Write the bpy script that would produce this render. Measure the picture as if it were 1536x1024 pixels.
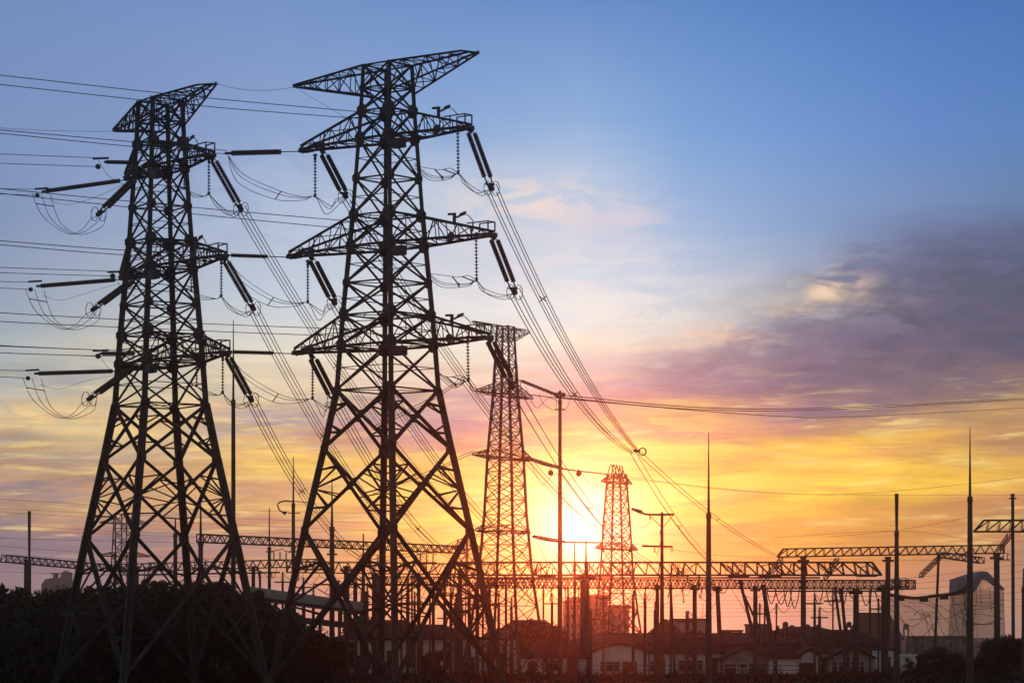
import bpy, math, random
from mathutils import Vector, Matrix
R = math.radians
S = bpy.context.scene
random.seed(7)
for o in list(bpy.data.objects): bpy.data.objects.remove(o)

# ------------------------------------------------------------------ camera
F = 4500.0      # focal length in photo pixels (1536 wide)
CX, HY, H = 768.0, 950.0, 4.5
cam_d = bpy.data.cameras.new("camera")
cam = bpy.data.objects.new("camera", cam_d)
S.collection.objects.link(cam)
cam_d.sensor_width = 36.0
cam_d.lens = 36.0 * F / 1536.0
cam_d.shift_y = (HY - 512.0) / 1536.0
cam_d.clip_start = 0.5
cam_d.clip_end = 20000
cam.location = (0, 0, H)
cam.rotation_euler = (R(90), 0, 0)
S.camera = cam
S.render.resolution_x, S.render.resolution_y = 1024, 682

def P(x, y, D):
    return Vector(((x - CX) * D / F, D, H + (HY - y) * D / F))
def px(v):
    return (CX + v.x * F / v.y, HY - (v.z - H) * F / v.y)
GY = lambda D: HY + H * F / D

# ------------------------------------------------------------------ view / light
S.view_settings.view_transform = 'Standard'
S.view_settings.look = 'None'
S.view_settings.exposure = 0.0
S.view_settings.gamma = 1.0
S.cycles.use_denoising = True
S.cycles.max_bounces = 5
S.cycles.volume_bounces = 0
S.cycles.transparent_max_bounces = 16

SUN_AZ = math.atan((877 - CX) / F)
SUN_EL = math.atan((HY - 797) / F)
sdir = Vector((math.sin(SUN_AZ) * math.cos(SUN_EL), math.cos(SUN_AZ) * math.cos(SUN_EL), math.sin(SUN_EL)))
sun_d = bpy.data.lights.new("sun", 'SUN')
sun_d.energy = 0.13
sun_d.angle = R(0.5)
sun_d.color = (1.0, 0.11, 0.03)
sun = bpy.data.objects.new("sun", sun_d)
S.collection.objects.link(sun)
sun.rotation_euler = (-sdir).to_track_quat('-Z', 'Y').to_euler()

def srgb(c):
    out = []
    for v in c:
        v = v / 255.0
        out.append(v / 12.92 if v <= 0.04045 else ((v + 0.055) / 1.055) ** 2.4)
    return out

W = bpy.data.worlds.new("World")
S.world = W
W.use_nodes = True
nt = W.node_tree
nt.nodes.clear()
class NB:
    """small expression builder for shader nodes"""
    def __init__(s, nt): s.nt = nt
    def _set(s, sock, v):
        if isinstance(v, bpy.types.NodeSocket): s.nt.links.new(v, sock)
        elif isinstance(v, (tuple, list)) and len(sock.default_value) == 4 and len(v) == 3:
            sock.default_value = (*v, 1)
        else: sock.default_value = v
    def m(s, op, a, b=0.0, c=0.0, clamp=False):
        n = s.nt.nodes.new('ShaderNodeMath'); n.operation = op; n.use_clamp = clamp
        s._set(n.inputs[0], a); s._set(n.inputs[1], b); s._set(n.inputs[2], c)
        return n.outputs[0]
    def rng(s, v, a, b, c=0.0, d=1.0, mode='SMOOTHSTEP'):
        n = s.nt.nodes.new('ShaderNodeMapRange'); n.interpolation_type = mode
        s._set(n.inputs['Value'], v)
        n.inputs['From Min'].default_value = a; n.inputs['From Max'].default_value = b
        n.inputs['To Min'].default_value = c; n.inputs['To Max'].default_value = d
        return n.outputs['Result']
    def mix(s, f, a, b, mode='MIX'):
        n = s.nt.nodes.new('ShaderNodeMix'); n.data_type = 'RGBA'; n.blend_type = mode
        n.clamp_factor = True
        s._set(n.inputs['Factor'], f)
        s._set(n.inputs[6], a); s._set(n.inputs[7], b)
        return n.outputs[2]
    def comb(s, x, y, z=0.0):
        n = s.nt.nodes.new('ShaderNodeCombineXYZ')
        s._set(n.inputs[0], x); s._set(n.inputs[1], y); s._set(n.inputs[2], z)
        return n.outputs[0]
    def noise(s, vec, scale, detail=4, rough=0.55, dist=0.0):
        n = s.nt.nodes.new('ShaderNodeTexNoise')
        s.nt.links.new(vec, n.inputs['Vector'])
        n.inputs['Scale'].default_value = scale; n.inputs['Detail'].default_value = detail
        n.inputs['Roughness'].default_value = rough; n.inputs['Distortion'].default_value = dist
        return n.outputs['Fac']
    def ramp(s, f, stops, interp='EASE'):
        n = s.nt.nodes.new('ShaderNodeValToRGB'); cr = n.color_ramp; cr.interpolation = interp
        while len(cr.elements) < len(stops): cr.elements.new(0.5)
        for e, (p, c) in zip(cr.elements, stops): e.position = p
        for e, (p, c) in zip(cr.elements, stops): e.color = (*c, 1)
        s.nt.links.new(f, n.inputs[0])
        return n.outputs[0]
    def vscale(s, col, f):
        n = s.nt.nodes.new('ShaderNodeVectorMath'); n.operation = 'SCALE'
        s.nt.links.new(col, n.inputs[0]); s._set(n.inputs['Scale'], f)
        return n.outputs[0]
B = NB(nt)
tc = nt.nodes.new('ShaderNodeTexCoord')
sep = nt.nodes.new('ShaderNodeSeparateXYZ')
nt.links.new(tc.outputs['Generated'], sep.inputs[0])
dx, dy, dz = sep.outputs
hyp = B.m('SQRT', B.m('ADD', B.m('MULTIPLY', dx, dx), B.m('MULTIPLY', dy, dy)))
az = B.m('MULTIPLY', B.m('ARCTAN2', dx, dy), 57.29578)          # degrees right of the view axis
el = B.m('MULTIPLY', B.m('ARCTAN2', dz, hyp), 57.29578)         # degrees above the horizon
# cloud streaks shift where each layer of colour lies
nv = B.comb(B.m('ADD', B.m('MULTIPLY', az, 0.30), B.m('MULTIPLY', el, -0.5)), B.m('MULTIPLY', el, 1.5), 3.1)
n1 = B.noise(nv, 1.0, 4, 0.5, 0.4)
nv2 = B.comb(B.m('MULTIPLY', az, 0.45), B.m('MULTIPLY', el, 3.2), 8.7)
n2 = B.noise(nv2, 1.0, 4, 0.5, 0.5)
low = B.m('MULTIPLY', B.rng(el, 3.5, 8.0, 0.8, 0.06), B.rng(el, 0.0, 2.0, 0.35, 1.0))
el2 = B.m('ADD', el, B.m('MULTIPLY', low, B.m('ADD', B.m('MULTIPLY', B.m('SUBTRACT', n1, 0.5), 2.3),
                                              B.m('MULTIPLY', B.m('SUBTRACT', n2, 0.5), 1.3))))
az2 = B.m('ADD', az, B.m('MULTIPLY', B.m('MULTIPLY', B.m('SUBTRACT', n2, 0.5), 4.0), B.rng(el, 4.0, 7.5, 1.0, 0.12)))
ELMAX = 12.2
tt = B.m('DIVIDE', el2, ELMAX, clamp=True)
COLS = [
 (0,   [(0,(112,142,196)),(200,(122,149,200)),(330,(128,150,192)),(450,(148,165,192)),(520,(172,178,184)),(580,(186,180,172)),(635,(222,190,142)),(685,(168,152,140)),(735,(196,158,128)),(765,(150,132,136)),(820,(134,120,136)),(870,(152,130,140)),(940,(140,124,134))]),
 (200, [(0,(114,145,202)),(200,(128,154,205)),(350,(150,170,206)),(470,(190,190,195)),(530,(215,200,180)),(585,(200,190,175)),(640,(242,205,135)),(690,(180,160,145)),(740,(215,170,120)),(775,(165,140,138)),(820,(150,130,142)),(870,(160,138,145)),(940,(150,130,138))]),
 (410, [(0,(115,148,205)),(200,(138,165,213)),(350,(176,193,222)),(450,(205,210,220)),(520,(236,222,205)),(580,(243,215,180)),(620,(205,180,165)),(655,(165,152,162)),(700,(250,200,115)),(745,(222,172,120)),(790,(200,150,122)),(840,(196,155,132)),(900,(190,160,152))]),
 (690, [(0,(105,145,208)),(200,(138,173,224)),(290,(190,206,230)),(400,(208,216,232)),(470,(240,232,228)),(525,(250,234,212)),(580,(236,195,172)),(625,(190,148,160)),(675,(214,160,138)),(720,(252,200,112)),(780,(255,215,112)),(850,(245,180,92)),(900,(238,172,125))]),
 (870, [(0,(100,142,208)),(180,(142,178,228)),(260,(180,203,234)),(360,(205,216,236)),(420,(222,226,234)),(480,(245,238,232)),(520,(253,236,212)),(550,(238,203,190)),(600,(212,160,150)),(640,(240,180,130)),(670,(252,214,125)),(740,(255,228,140)),(790,(255,232,160)),(850,(255,200,95)),(900,(242,170,105))]),
 (1030,[(0,(92,138,205)),(200,(122,166,225)),(350,(158,189,230)),(440,(196,210,230)),(490,(218,212,206)),(518,(236,205,185)),(545,(182,157,168)),(585,(172,134,146)),(615,(205,150,135)),(655,(245,190,115)),(700,(253,205,95)),(745,(255,224,115)),(790,(250,190,90)),(830,(236,165,82)),(865,(236,168,100)),(895,(225,175,150)),(940,(225,185,160))]),
 (1210,[(0,(82,130,200)),(200,(108,153,218)),(350,(134,166,212)),(410,(160,176,205)),(450,(205,190,172)),(480,(165,165,180)),(515,(128,125,150)),(560,(122,112,138)),(605,(150,120,135)),(640,(202,150,125)),(680,(242,185,100)),(740,(254,208,92)),(790,(236,170,85)),(830,(226,155,85)),(880,(216,166,130)),(930,(215,180,160))]),
 (1390,[(0,(75,122,195)),(200,(95,140,208)),(310,(115,145,195)),(370,(104,120,160)),(450,(98,100,130)),(520,(104,98,125)),(580,(130,110,120)),(620,(195,150,112)),(660,(226,170,95)),(730,(247,192,82)),(780,(216,157,85)),(830,(215,145,85)),(880,(202,152,122)),(930,(190,158,142))]),
 (1530,[(0,(72,118,190)),(200,(90,135,200)),(310,(103,135,182)),(365,(94,110,150)),(450,(88,92,118)),(530,(98,92,115)),(575,(146,118,115)),(610,(200,155,105)),(655,(192,147,105)),(700,(227,172,90)),(760,(207,152,95)),(805,(176,132,106)),(860,(186,142,116)),(930,(180,150,136))]),
]
col = None
prev = None
for x, st in COLS:
    stops = [(0.0, srgb(st[-1][1]))]
    for y, c in reversed(st):
        lc = srgb(c)
        if c[2] > c[0] + 20: lc = [lc[0] * 1.0, lc[1] * 0.99, lc[2] * 0.94]
        elif y < 640: lc = [lc[0] * 0.9, lc[1] * 1.0, lc[2] * 1.03]
        if c[0] > 222 and c[2] < 135: lc = [lc[0] * 1.12, lc[1] * 1.22, lc[2] * 0.85]
        stops.append((math.degrees(math.atan((HY - y) / F)) / ELMAX, lc))
    c = B.ramp(tt, stops, 'LINEAR')
    a = math.degrees(math.atan((x - CX) / F))
    col = c if col is None else B.mix(B.rng(az2, prev, a, mode='LINEAR'), col, c)
    prev = a
# small warm-white cloud wisps catching the light above the dark bank and near the middle
def wisp(col, ax, ay, wx, wy, tone, amt, tilt=0.0, seed=0.0):
    a0 = math.degrees(math.atan((ax - CX) / F)); e0 = math.degrees(math.atan((HY - ay) / F))
    u = B.m('SUBTRACT', az, a0); v = B.m('SUBTRACT', el, e0)
    v = B.m('SUBTRACT', v, B.m('MULTIPLY', u, tilt))
    q = B.m('ADD', B.m('POWER', B.m('ABSOLUTE', B.m('DIVIDE', u, wx)), 2.0), B.m('POWER', B.m('ABSOLUTE', B.m('DIVIDE', v, wy)), 2.0))
    g = B.m('POWER', 2.718, B.m('MULTIPLY', q, -1.0))
    nn = B.noise(B.comb(B.m('MULTIPLY', az, 0.9), B.m('MULTIPLY', el, 2.6), seed), 1.0, 7, 0.6, 0.7)
    f = B.m('MULTIPLY', B.m('MULTIPLY', g, B.rng(nn, 0.41, 0.58)), amt)
    return B.mix(f, col, srgb(tone))
col = wisp(col, 800, 305, 1.5, 0.45, (240, 222, 215), 0.95, -0.05, 1.0)
col = wisp(col, 900, 315, 1.3, 0.40, (225, 212, 222), 0.7, -0.2, 5.0)
col = wisp(col, 850, 400, 2.4, 0.5, (240, 228, 228), 0.5, 0.0, 9.0)
col = wisp(col, 1250, 437, 0.7, 0.30, (248, 215, 178), 1.0, 0.25, 2.0)
col = wisp(col, 1100, 492, 1.6, 0.22, (240, 205, 178), 0.8, 0.15, 4.0)
col = wisp(col, 1290, 395, 0.9, 0.28, (100, 110, 145), 0.7, 0.2, 6.0)
col = wisp(col, 1000, 645, 1.6, 0.25, (205, 130, 125), 0.6, -0.1, 3.0)
col = wisp(col, 60, 625, 1.8, 0.22, (250, 212, 145), 0.7, 0.0, 12.0)
col = wisp(col, 330, 600, 1.6, 0.30, (252, 225, 165), 0.6, 0.0, 13.0)
col = wisp(col, 120, 575, 1.6, 0.30, (165, 165, 175), 0.6, 0.0, 14.0)
col = wisp(col, 1480, 470, 3.2, 1.15, (78, 88, 112), 0.97, 0.16, 21.0)
col = wisp(col, 1450, 430, 2.6, 0.8, (84, 96, 120), 0.8, 0.16, 41.0)
col = wisp(col, 1330, 400, 1.8, 0.35, (104, 114, 148), 0.75, 0.22, 24.0)
col = wisp(col, 1280, 540, 2.6, 0.55, (104, 100, 122), 0.85, 0.10, 22.0)
col = wisp(col, 1250, 437, 0.55, 0.20, (250, 220, 185), 0.9, 0.25, 31.0)
col = wisp(col, 1020, 570, 1.9, 0.35, (170, 135, 150), 0.6, 0.06, 23.0)
col = wisp(col, 1230, 500, 2.0, 0.42, (118, 114, 140), 0.9, 0.20, 71.0)
col = wisp(col, 1080, 555, 1.8, 0.30, (150, 122, 145), 0.75, 0.12, 72.0)
col = wisp(col, 1380, 585, 2.2, 0.35, (116, 104, 122), 0.7, 0.08, 73.0)
# thin orange and mauve cloud sheets lying across the bright band
nv4 = B.comb(B.m('MULTIPLY', az, 0.38), B.m('ADD', B.m('MULTIPLY', el, 3.4), B.m('MULTIPLY', az, -0.10)), 33.0)
n4 = B.noise(nv4, 1.0, 9, 0.58, 0.35)
sheet = B.m('MULTIPLY', B.rng(n4, 0.50, 0.64), B.m('MULTIPLY', B.rng(el, 0.9, 1.6), B.rng(el, 3.4, 4.8, 1.0, 0.0)))
col = B.mix(B.m('MULTIPLY', sheet, 0.42), col, srgb((214, 142, 96)))
nv5 = B.comb(B.m('MULTIPLY', az, 0.5), B.m('ADD', B.m('MULTIPLY', el, 4.4), B.m('MULTIPLY', az, -0.12)), 51.0)
n5 = B.noise(nv5, 1.0, 9, 0.6, 0.4)
lit = B.m('MULTIPLY', B.rng(n5, 0.52, 0.66), B.m('MULTIPLY', B.rng(el, 1.2, 1.9), B.rng(el, 3.8, 5.4, 1.0, 0.0)))
col = B.mix(B.m('MULTIPLY', lit, 0.6), col, srgb((255, 226, 140)))
# fine streaks of bright and dull cloud low in the sky
nv3 = B.comb(B.m('MULTIPLY', az, 0.5), B.m('ADD', B.m('MULTIPLY', el, 4.2), B.m('MULTIPLY', az, 0.12)), 1.7)
n3 = B.noise(nv3, 1.0, 9, 0.6, 0.5)
streak = B.m('MULTIPLY', B.m('SUBTRACT', n3, 0.5), B.m('MULTIPLY', B.rng(el, 3.2, 7.0, 1.0, 0.03), B.rng(el, 0.6, 1.8, 0.25, 1.0)))
gold_band = B.m('ADD', 1.0, B.m('MULTIPLY', streak, 1.0))
col = B.vscale(col, gold_band)
# thin bright veil high in the middle of the view
col = wisp(col, 880, 470, 2.6, 0.75, (248, 240, 232), 0.55, 0.0, 61.0)
col = wisp(col, 560, 330, 3.5, 1.2, (190, 208, 232), 0.45, 0.0, 62.0)
# bright aureole round the sun
cosd = B.m('ADD', B.m('ADD', B.m('MULTIPLY', dx, sdir.x), B.m('MULTIPLY', dy, sdir.y)), B.m('MULTIPLY', dz, sdir.z))
th2 = B.m('MULTIPLY', B.m('SUBTRACT', 1.0, cosd), 2.0 * 57.29578 ** 2)     # angle squared in degrees
def gl(sig): return B.m('POWER', 2.718, B.m('DIVIDE', th2, -sig * sig))
g1 = B.mix(gl(0.8), (0, 0, 0), (0.6, 0.8, 0.9))
g2 = B.mix(gl(2.2), (0, 0, 0), (0.26, 0.25, 0.17))
col = B.mix(1.0, col, g1, 'ADD'); col = B.mix(1.0, col, g2, 'ADD')
# the rest of the dome: deeper blue overhead, dim blue dusk behind the camera
up = B.rng(el, 11.5, 55.0)
col = B.mix(up, col, (0.03, 0.055, 0.10))
back = B.rng(B.m('DIVIDE', dy, hyp), -0.1, 0.75, 1.0, 0.0)
backcol = B.ramp(B.m('DIVIDE', el, 90.0, clamp=True), [(0.0, (0.37, 0.34, 0.33)), (0.15, (0.24, 0.24, 0.24)), (1.0, (0.04, 0.05, 0.075))], 'LINEAR')
col = B.mix(back, col, backcol)
sky = nt.nodes.new('ShaderNodeTexSky')
sky.sky_type = 'NISHITA'; sky.sun_disc = False
sky.sun_elevation = SUN_EL; sky.sun_rotation = SUN_AZ
sky.air_density = 1.5; sky.dust_density = 3.0
BG = 0.1
fin = B.mix(0.985, sky.outputs[0], B.vscale(col, 1.0 / BG))
bg = nt.nodes.new('ShaderNodeBackground'); bg.inputs['Strength'].default_value = BG
nt.links.new(fin, bg.inputs['Color'])
wo = nt.nodes.new('ShaderNodeOutputWorld')
nt.links.new(bg.outputs[0], wo.inputs['Surface'])
W.cycles.sampling_method = 'MANUAL'; W.cycles.sample_map_resolution = 512

# ------------------------------------------------------------------ materials
def mat(name, base, rough=0.6, metal=0.0, var=0.25, scale=3.0, spec=0.4, bump=0.0, trans=0.0, tint=None):
    m = bpy.data.materials.new(name); m.use_nodes = True
    nt = m.node_tree; b = nt.nodes['Principled BSDF']; q = NB(nt)
    tc = nt.nodes.new('ShaderNodeTexCoord')
    n = q.noise(tc.outputs['Object'], scale, 5, 0.6)
    c2 = tint or tuple(v * (1 - var) for v in base)
    c1 = tuple(min(1, v * (1 + var * 0.6)) for v in base)
    c = q.ramp(n, [(0.3, c2), (0.7, c1)], 'LINEAR')
    nt.links.new(c, b.inputs['Base Color'])
    b.inputs['Roughness'].default_value = rough
    b.inputs['Metallic'].default_value = metal
    b.inputs['Specular IOR Level'].default_value = spec
    if bump:
        bn = nt.nodes.new('ShaderNodeBump'); bn.inputs['Strength'].default_value = bump
        nt.links.new(n, bn.inputs['Height']); nt.links.new(bn.outputs[0], b.inputs['Normal'])
    if trans:
        tr = nt.nodes.new('ShaderNodeBsdfTransparent'); mx = nt.nodes.new('ShaderNodeMixShader')
        w = nt.nodes.new('ShaderNodeTexNoise'); w.inputs['Scale'].default_value = 60
        mx.inputs[0].default_value = trans
        nt.links.new(b.outputs[0], mx.inputs[1]); nt.links.new(tr.outputs[0], mx.inputs[2])
        nt.links.new(mx.outputs[0], nt.nodes['Material Output'].inputs[0]); nt.nodes.remove(w)
    return m
M = dict(
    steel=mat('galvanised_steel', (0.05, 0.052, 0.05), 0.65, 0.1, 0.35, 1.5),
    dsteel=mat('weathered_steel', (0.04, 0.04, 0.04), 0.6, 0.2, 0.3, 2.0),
    glass=mat('insulator_glass', (0.035, 0.022, 0.018), 0.3, 0.0, 0.3, 8.0),
    alu=mat('aluminium_conductor', (0.07, 0.07, 0.075), 0.6, 0.4, 0.2, 2.0),
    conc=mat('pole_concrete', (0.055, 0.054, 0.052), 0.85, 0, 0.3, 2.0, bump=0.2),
    wood=mat('pole_wood', (0.10, 0.07, 0.05), 0.85, 0, 0.4, 3.0),
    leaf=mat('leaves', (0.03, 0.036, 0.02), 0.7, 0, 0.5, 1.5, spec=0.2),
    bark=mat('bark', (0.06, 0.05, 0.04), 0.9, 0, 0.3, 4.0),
    ground=mat('ground', (0.05, 0.05, 0.04), 0.95, 0, 0.5, 0.05),
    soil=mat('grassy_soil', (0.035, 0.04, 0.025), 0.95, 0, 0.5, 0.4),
    tile=mat('roof_tiles', (0.035, 0.030, 0.028), 0.9, 0, 0.4, 1.2, spec=0.15, bump=0.3),
    tin=mat('metal_roof', (0.05, 0.047, 0.045), 0.9, 0.0, 0.35, 0.8, spec=0.15),
    white=mat('whitewashed_wall', (0.78, 0.76, 0.74), 0.85, 0, 0.22, 0.9),
    cream=mat('cream_wall', (0.75, 0.66, 0.50), 0.85, 0, 0.25, 0.9),
    brick=mat('dark_brick', (0.13, 0.075, 0.06), 0.9, 0, 0.35, 2.5),
    greyw=mat('grey_wall', (0.30, 0.29, 0.28), 0.85, 0, 0.25, 1.0),
    pane=mat('window_glass', (0.03, 0.035, 0.04), 0.15, 0, 0.2, 1.0, spec=0.5),
    frame=mat('window_frame', (0.55, 0.53, 0.5), 0.6, 0, 0.15, 2.0),
    door=mat('dark_door', (0.05, 0.045, 0.045), 0.6, 0, 0.3, 2.0),
    red=mat('red_cloth', (0.55, 0.03, 0.02), 0.8, 0, 0.2, 2.0),
    net=mat('safety_net', (0.34, 0.33, 0.27), 0.9, 0, 0.45, 1.2, trans=0.5),
    netc=mat('net_cladding', (0.42, 0.41, 0.34), 0.9, 0, 0.35, 0.5, trans=0.62),
    painted_shade=mat('painted_shade_cladding', (0.16, 0.19, 0.26), 0.8, 0, 0.2, 0.5),  # darker blue base carries the shade on the net tower's upper left
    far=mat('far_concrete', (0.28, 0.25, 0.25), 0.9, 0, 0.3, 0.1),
    lamp=mat('lamp_housing', (0.2, 0.2, 0.2), 0.5, 0.3, 0.1, 2.0),
)

# ------------------------------------------------------------------ mesh helpers
class MB:
    def __init__(s): s.v = []; s.f = []
    def add(s, vs, fs):
        k = len(s.v); s.v += [Vector(v) for v in vs]; s.f += [tuple(i + k for i in f) for f in fs]
        return s
    def ax(s, p, q):
        d = (q - p).normalized(); up = Vector((0, 0, 1)) if abs(d.z) < 0.95 else Vector((1, 0, 0))
        a = d.cross(up).normalized(); return d, a, a.cross(d).normalized()
    def beam(s, p, q, w, h=None, w2=None):
        p, q = Vector(p), Vector(q); h = h or w; k = (w2 or w) / w
        if (q - p).length < 1e-4: return s
        d, a, b = s.ax(p, q)
        vs = [p + a * x * w / 2 + b * y * h / 2 for x, y in ((-1, -1), (1, -1), (1, 1), (-1, 1))]
        vs += [q + a * x * w * k / 2 + b * y * h * k / 2 for x, y in ((-1, -1), (1, -1), (1, 1), (-1, 1))]
        return s.add(vs, [(3, 2, 1, 0), (4, 5, 6, 7), (0, 1, 5, 4), (1, 2, 6, 5), (2, 3, 7, 6), (3, 0, 4, 7)])
    def angle(s, p, q, w, t=None):
        """an L-section steel member"""
        p, q = Vector(p), Vector(q); t = t or w * 0.16
        if (q - p).length < 1e-4: return s
        d, a, b = s.ax(p, q); a2 = (a + b).normalized(); b2 = (b - a).normalized(); o = -(a2 + b2) * w * 0.4
        pr = [(0, 0), (w, 0), (w, t), (t, t), (t, w), (0, w)]
        vs = [p + o + a2 * x + b2 * y for x, y in pr] + [q + o + a2 * x + b2 * y for x, y in pr]
        fs = [(i, (i + 1) % 6, 6 + (i + 1) % 6, 6 + i) for i in range(6)] + [(5, 4, 3, 2, 1, 0), (6, 7, 8, 9, 10, 11)]
        return s.add(vs, fs)
    def cyl(s, p, q, r0, r1=None, n=8):
        p, q = Vector(p), Vector(q); r1 = r0 if r1 is None else r1
        d, a, b = s.ax(p, q)
        cs = [(math.cos(2 * math.pi * i / n), math.sin(2 * math.pi * i / n)) for i in range(n)]
        vs = [p + (a * c + b * e) * r0 for c, e in cs] + [q + (a * c + b * e) * r1 for c, e in cs]
        return s.add(vs, [(i, (i + 1) % n, n + (i + 1) % n, n + i) for i in range(n)] + [tuple(range(n))[::-1], tuple(range(n, 2 * n))])
    def plate(s, c, nrm, r, t=0.03, n=8, sy=1.0):
        c = Vector(c); nrm = Vector(nrm).normalized()
        d, a, b = s.ax(c, c + nrm)
        vs = []
        for k in (-t / 2, t / 2):
            for i in range(n):
                g = 2 * math.pi * (i + 0.5) / n
                vs.append(c + nrm * k + a * math.cos(g) * r + b * math.sin(g) * r * sy)
        return s.add(vs, [(i, (i + 1) % n, n + (i + 1) % n, n + i) for i in range(n)] + [tuple(range(n))[::-1], tuple(range(n, 2 * n))])
    def tube(s, pts, r, n=4):
        pts = [Vector(p) for p in pts]; k0 = len(s.v)
        for i, p in enumerate(pts):
            d = (pts[min(i + 1, len(pts) - 1)] - pts[max(i - 1, 0)]).normalized()
            up = Vector((0, 0, 1)) if abs(d.z) < 0.9 else Vector((1, 0, 0))
            a = d.cross(up).normalized(); b = a.cross(d)
            for j in range(n):
                g = 2 * math.pi * (j + .5) / n
                s.v.append(p + a * math.cos(g) * r + b * math.sin(g) * r)
        for i in range(len(pts) - 1):
            for j in range(n):
                s.f.append((k0 + i * n + j, k0 + i * n + (j + 1) % n, k0 + (i + 1) * n + (j + 1) % n, k0 + (i + 1) * n + j))
        return s
    def box(s, x0, x1, y0, y1, z0, z1):
        vs = [(x, y, z) for z in (z0, z1) for x, y in ((x0, y0), (x1, y0), (x1, y1), (x0, y1))]
        return s.add(vs, [(3, 2, 1, 0), (4, 5, 6, 7), (0, 1, 5, 4), (1, 2, 6, 5), (2, 3, 7, 6), (3, 0, 4, 7)])
    def prism(s, poly, y0, y1):
        """polygon in x,z extruded along y"""
        n = len(poly)
        vs = [(x, y0, z) for x, z in poly] + [(x, y1, z) for x, z in poly]
        return s.add(vs, [(i, (i + 1) % n, n + (i + 1) % n, n + i) for i in range(n)] + [tuple(range(n))[::-1], tuple(range(n, 2 * n))])
    def build(s, name, m, parent=None, smooth=False):
        me = bpy.data.meshes.new(name)
        me.from_pydata([tuple(v) for v in s.v], [], s.f); me.validate(); me.update()
        me.materials.append(M[m])
        if smooth: me.polygons.foreach_set('use_smooth', [True] * len(me.polygons))
        o = bpy.data.objects.new(name, me); S.collection.objects.link(o)
        if parent is not None: o.parent = parent
        return o
def tag(o, label, cat, group=None, kind=None):
    if label: o['label'] = label
    if cat: o['category'] = cat
    if group: o['group'] = group
    if kind: o['kind'] = kind
    return o
def thing(name, label, cat, loc=(0, 0, 0), rz=0.0, group=None):
    o = bpy.data.objects.new(name, None); S.collection.objects.link(o)
    o.location = loc; o.rotation_euler = (0, 0, rz); o.empty_display_size = 0.2
    bpy_mats[o.name] = Matrix.Translation(Vector(loc)) @ Matrix.Rotation(rz, 4, 'Z')
    return tag(o, label, cat, group)
bpy_mats = {}
def lerp(a, b, t): return a + (b - a) * t
def pl(tab, z):
    for (z0, a), (z1, b) in zip(tab, tab[1:]):
        if z <= z1: return a + (b - a) * (z - z0) / (z1 - z0)
    return tab[-1][1]
def smooth_path(pts, n=8):
    out = []
    q = [pts[0]] + list(pts) + [pts[-1]]
    for i in range(1, len(q) - 2):
        p0, p1, p2, p3 = q[i - 1], q[i], q[i + 1], q[i + 2]
        for k in range(n):
            t = k / n
            out.append(0.5 * ((2 * p1) + (p2 - p0) * t + (2 * p0 - 5 * p1 + 4 * p2 - p3) * t * t + (3 * p1 - p0 - 3 * p2 + p3) * t ** 3))
    out.append(pts[-1])
    return out
def sagged(a, b, sag, n=24):
    return [a.lerp(b, i / n) - Vector((0, 0, 4 * sag * (i / n) * (1 - i / n))) for i in range(n + 1)]

# ------------------------------------------------------------------ ground and mound
g = MB().add([(-2500, -60, 0), (2500, -60, 0), (2500, 3000, 0), (-2500, 3000, 0)], [(0, 1, 2, 3)]).build('ground', 'ground')
tag(g, None, None, kind='structure')

def mound_h(x, y):
    # long overgrown bank filling the left of the view, its right flank falling away
    a = 1 / (1 + math.exp((x + 21.5) / 1.5)) * (0.55 + 0.45 * math.exp(-((x + 30) / 11.0) ** 2))
    b = math.exp(-((y - 255) / 19.0) ** 2)
    return 6.9 * a * b
mb = MB(); nx, ny = 60, 40
for j in range(ny + 1):
    for i in range(nx + 1):
        x = lerp(-90, -8, i / nx); y = lerp(213, 300, j / ny)
        z = mound_h(x, y) * (1 + 0.12 * math.sin(x * 1.3) * math.cos(y * .9)) + 0.02
        mb.v.append(Vector((x, y, z)))
for j in range(ny):
    for i in range(nx):
        k = j * (nx + 1) + i
        mb.f.append((k, k + 1, k + nx + 2, k + nx + 1))
tag(mb.build('hill', 'soil', smooth=True), None, None, kind='structure')

# ------------------------------------------------------------------ lattice towers
def frame_pts(hw, z): return [Vector((sx * hw, sy * hw, z)) for sx, sy in ((1, -1), (1, 1), (-1, 1), (-1, -1))]

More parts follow.
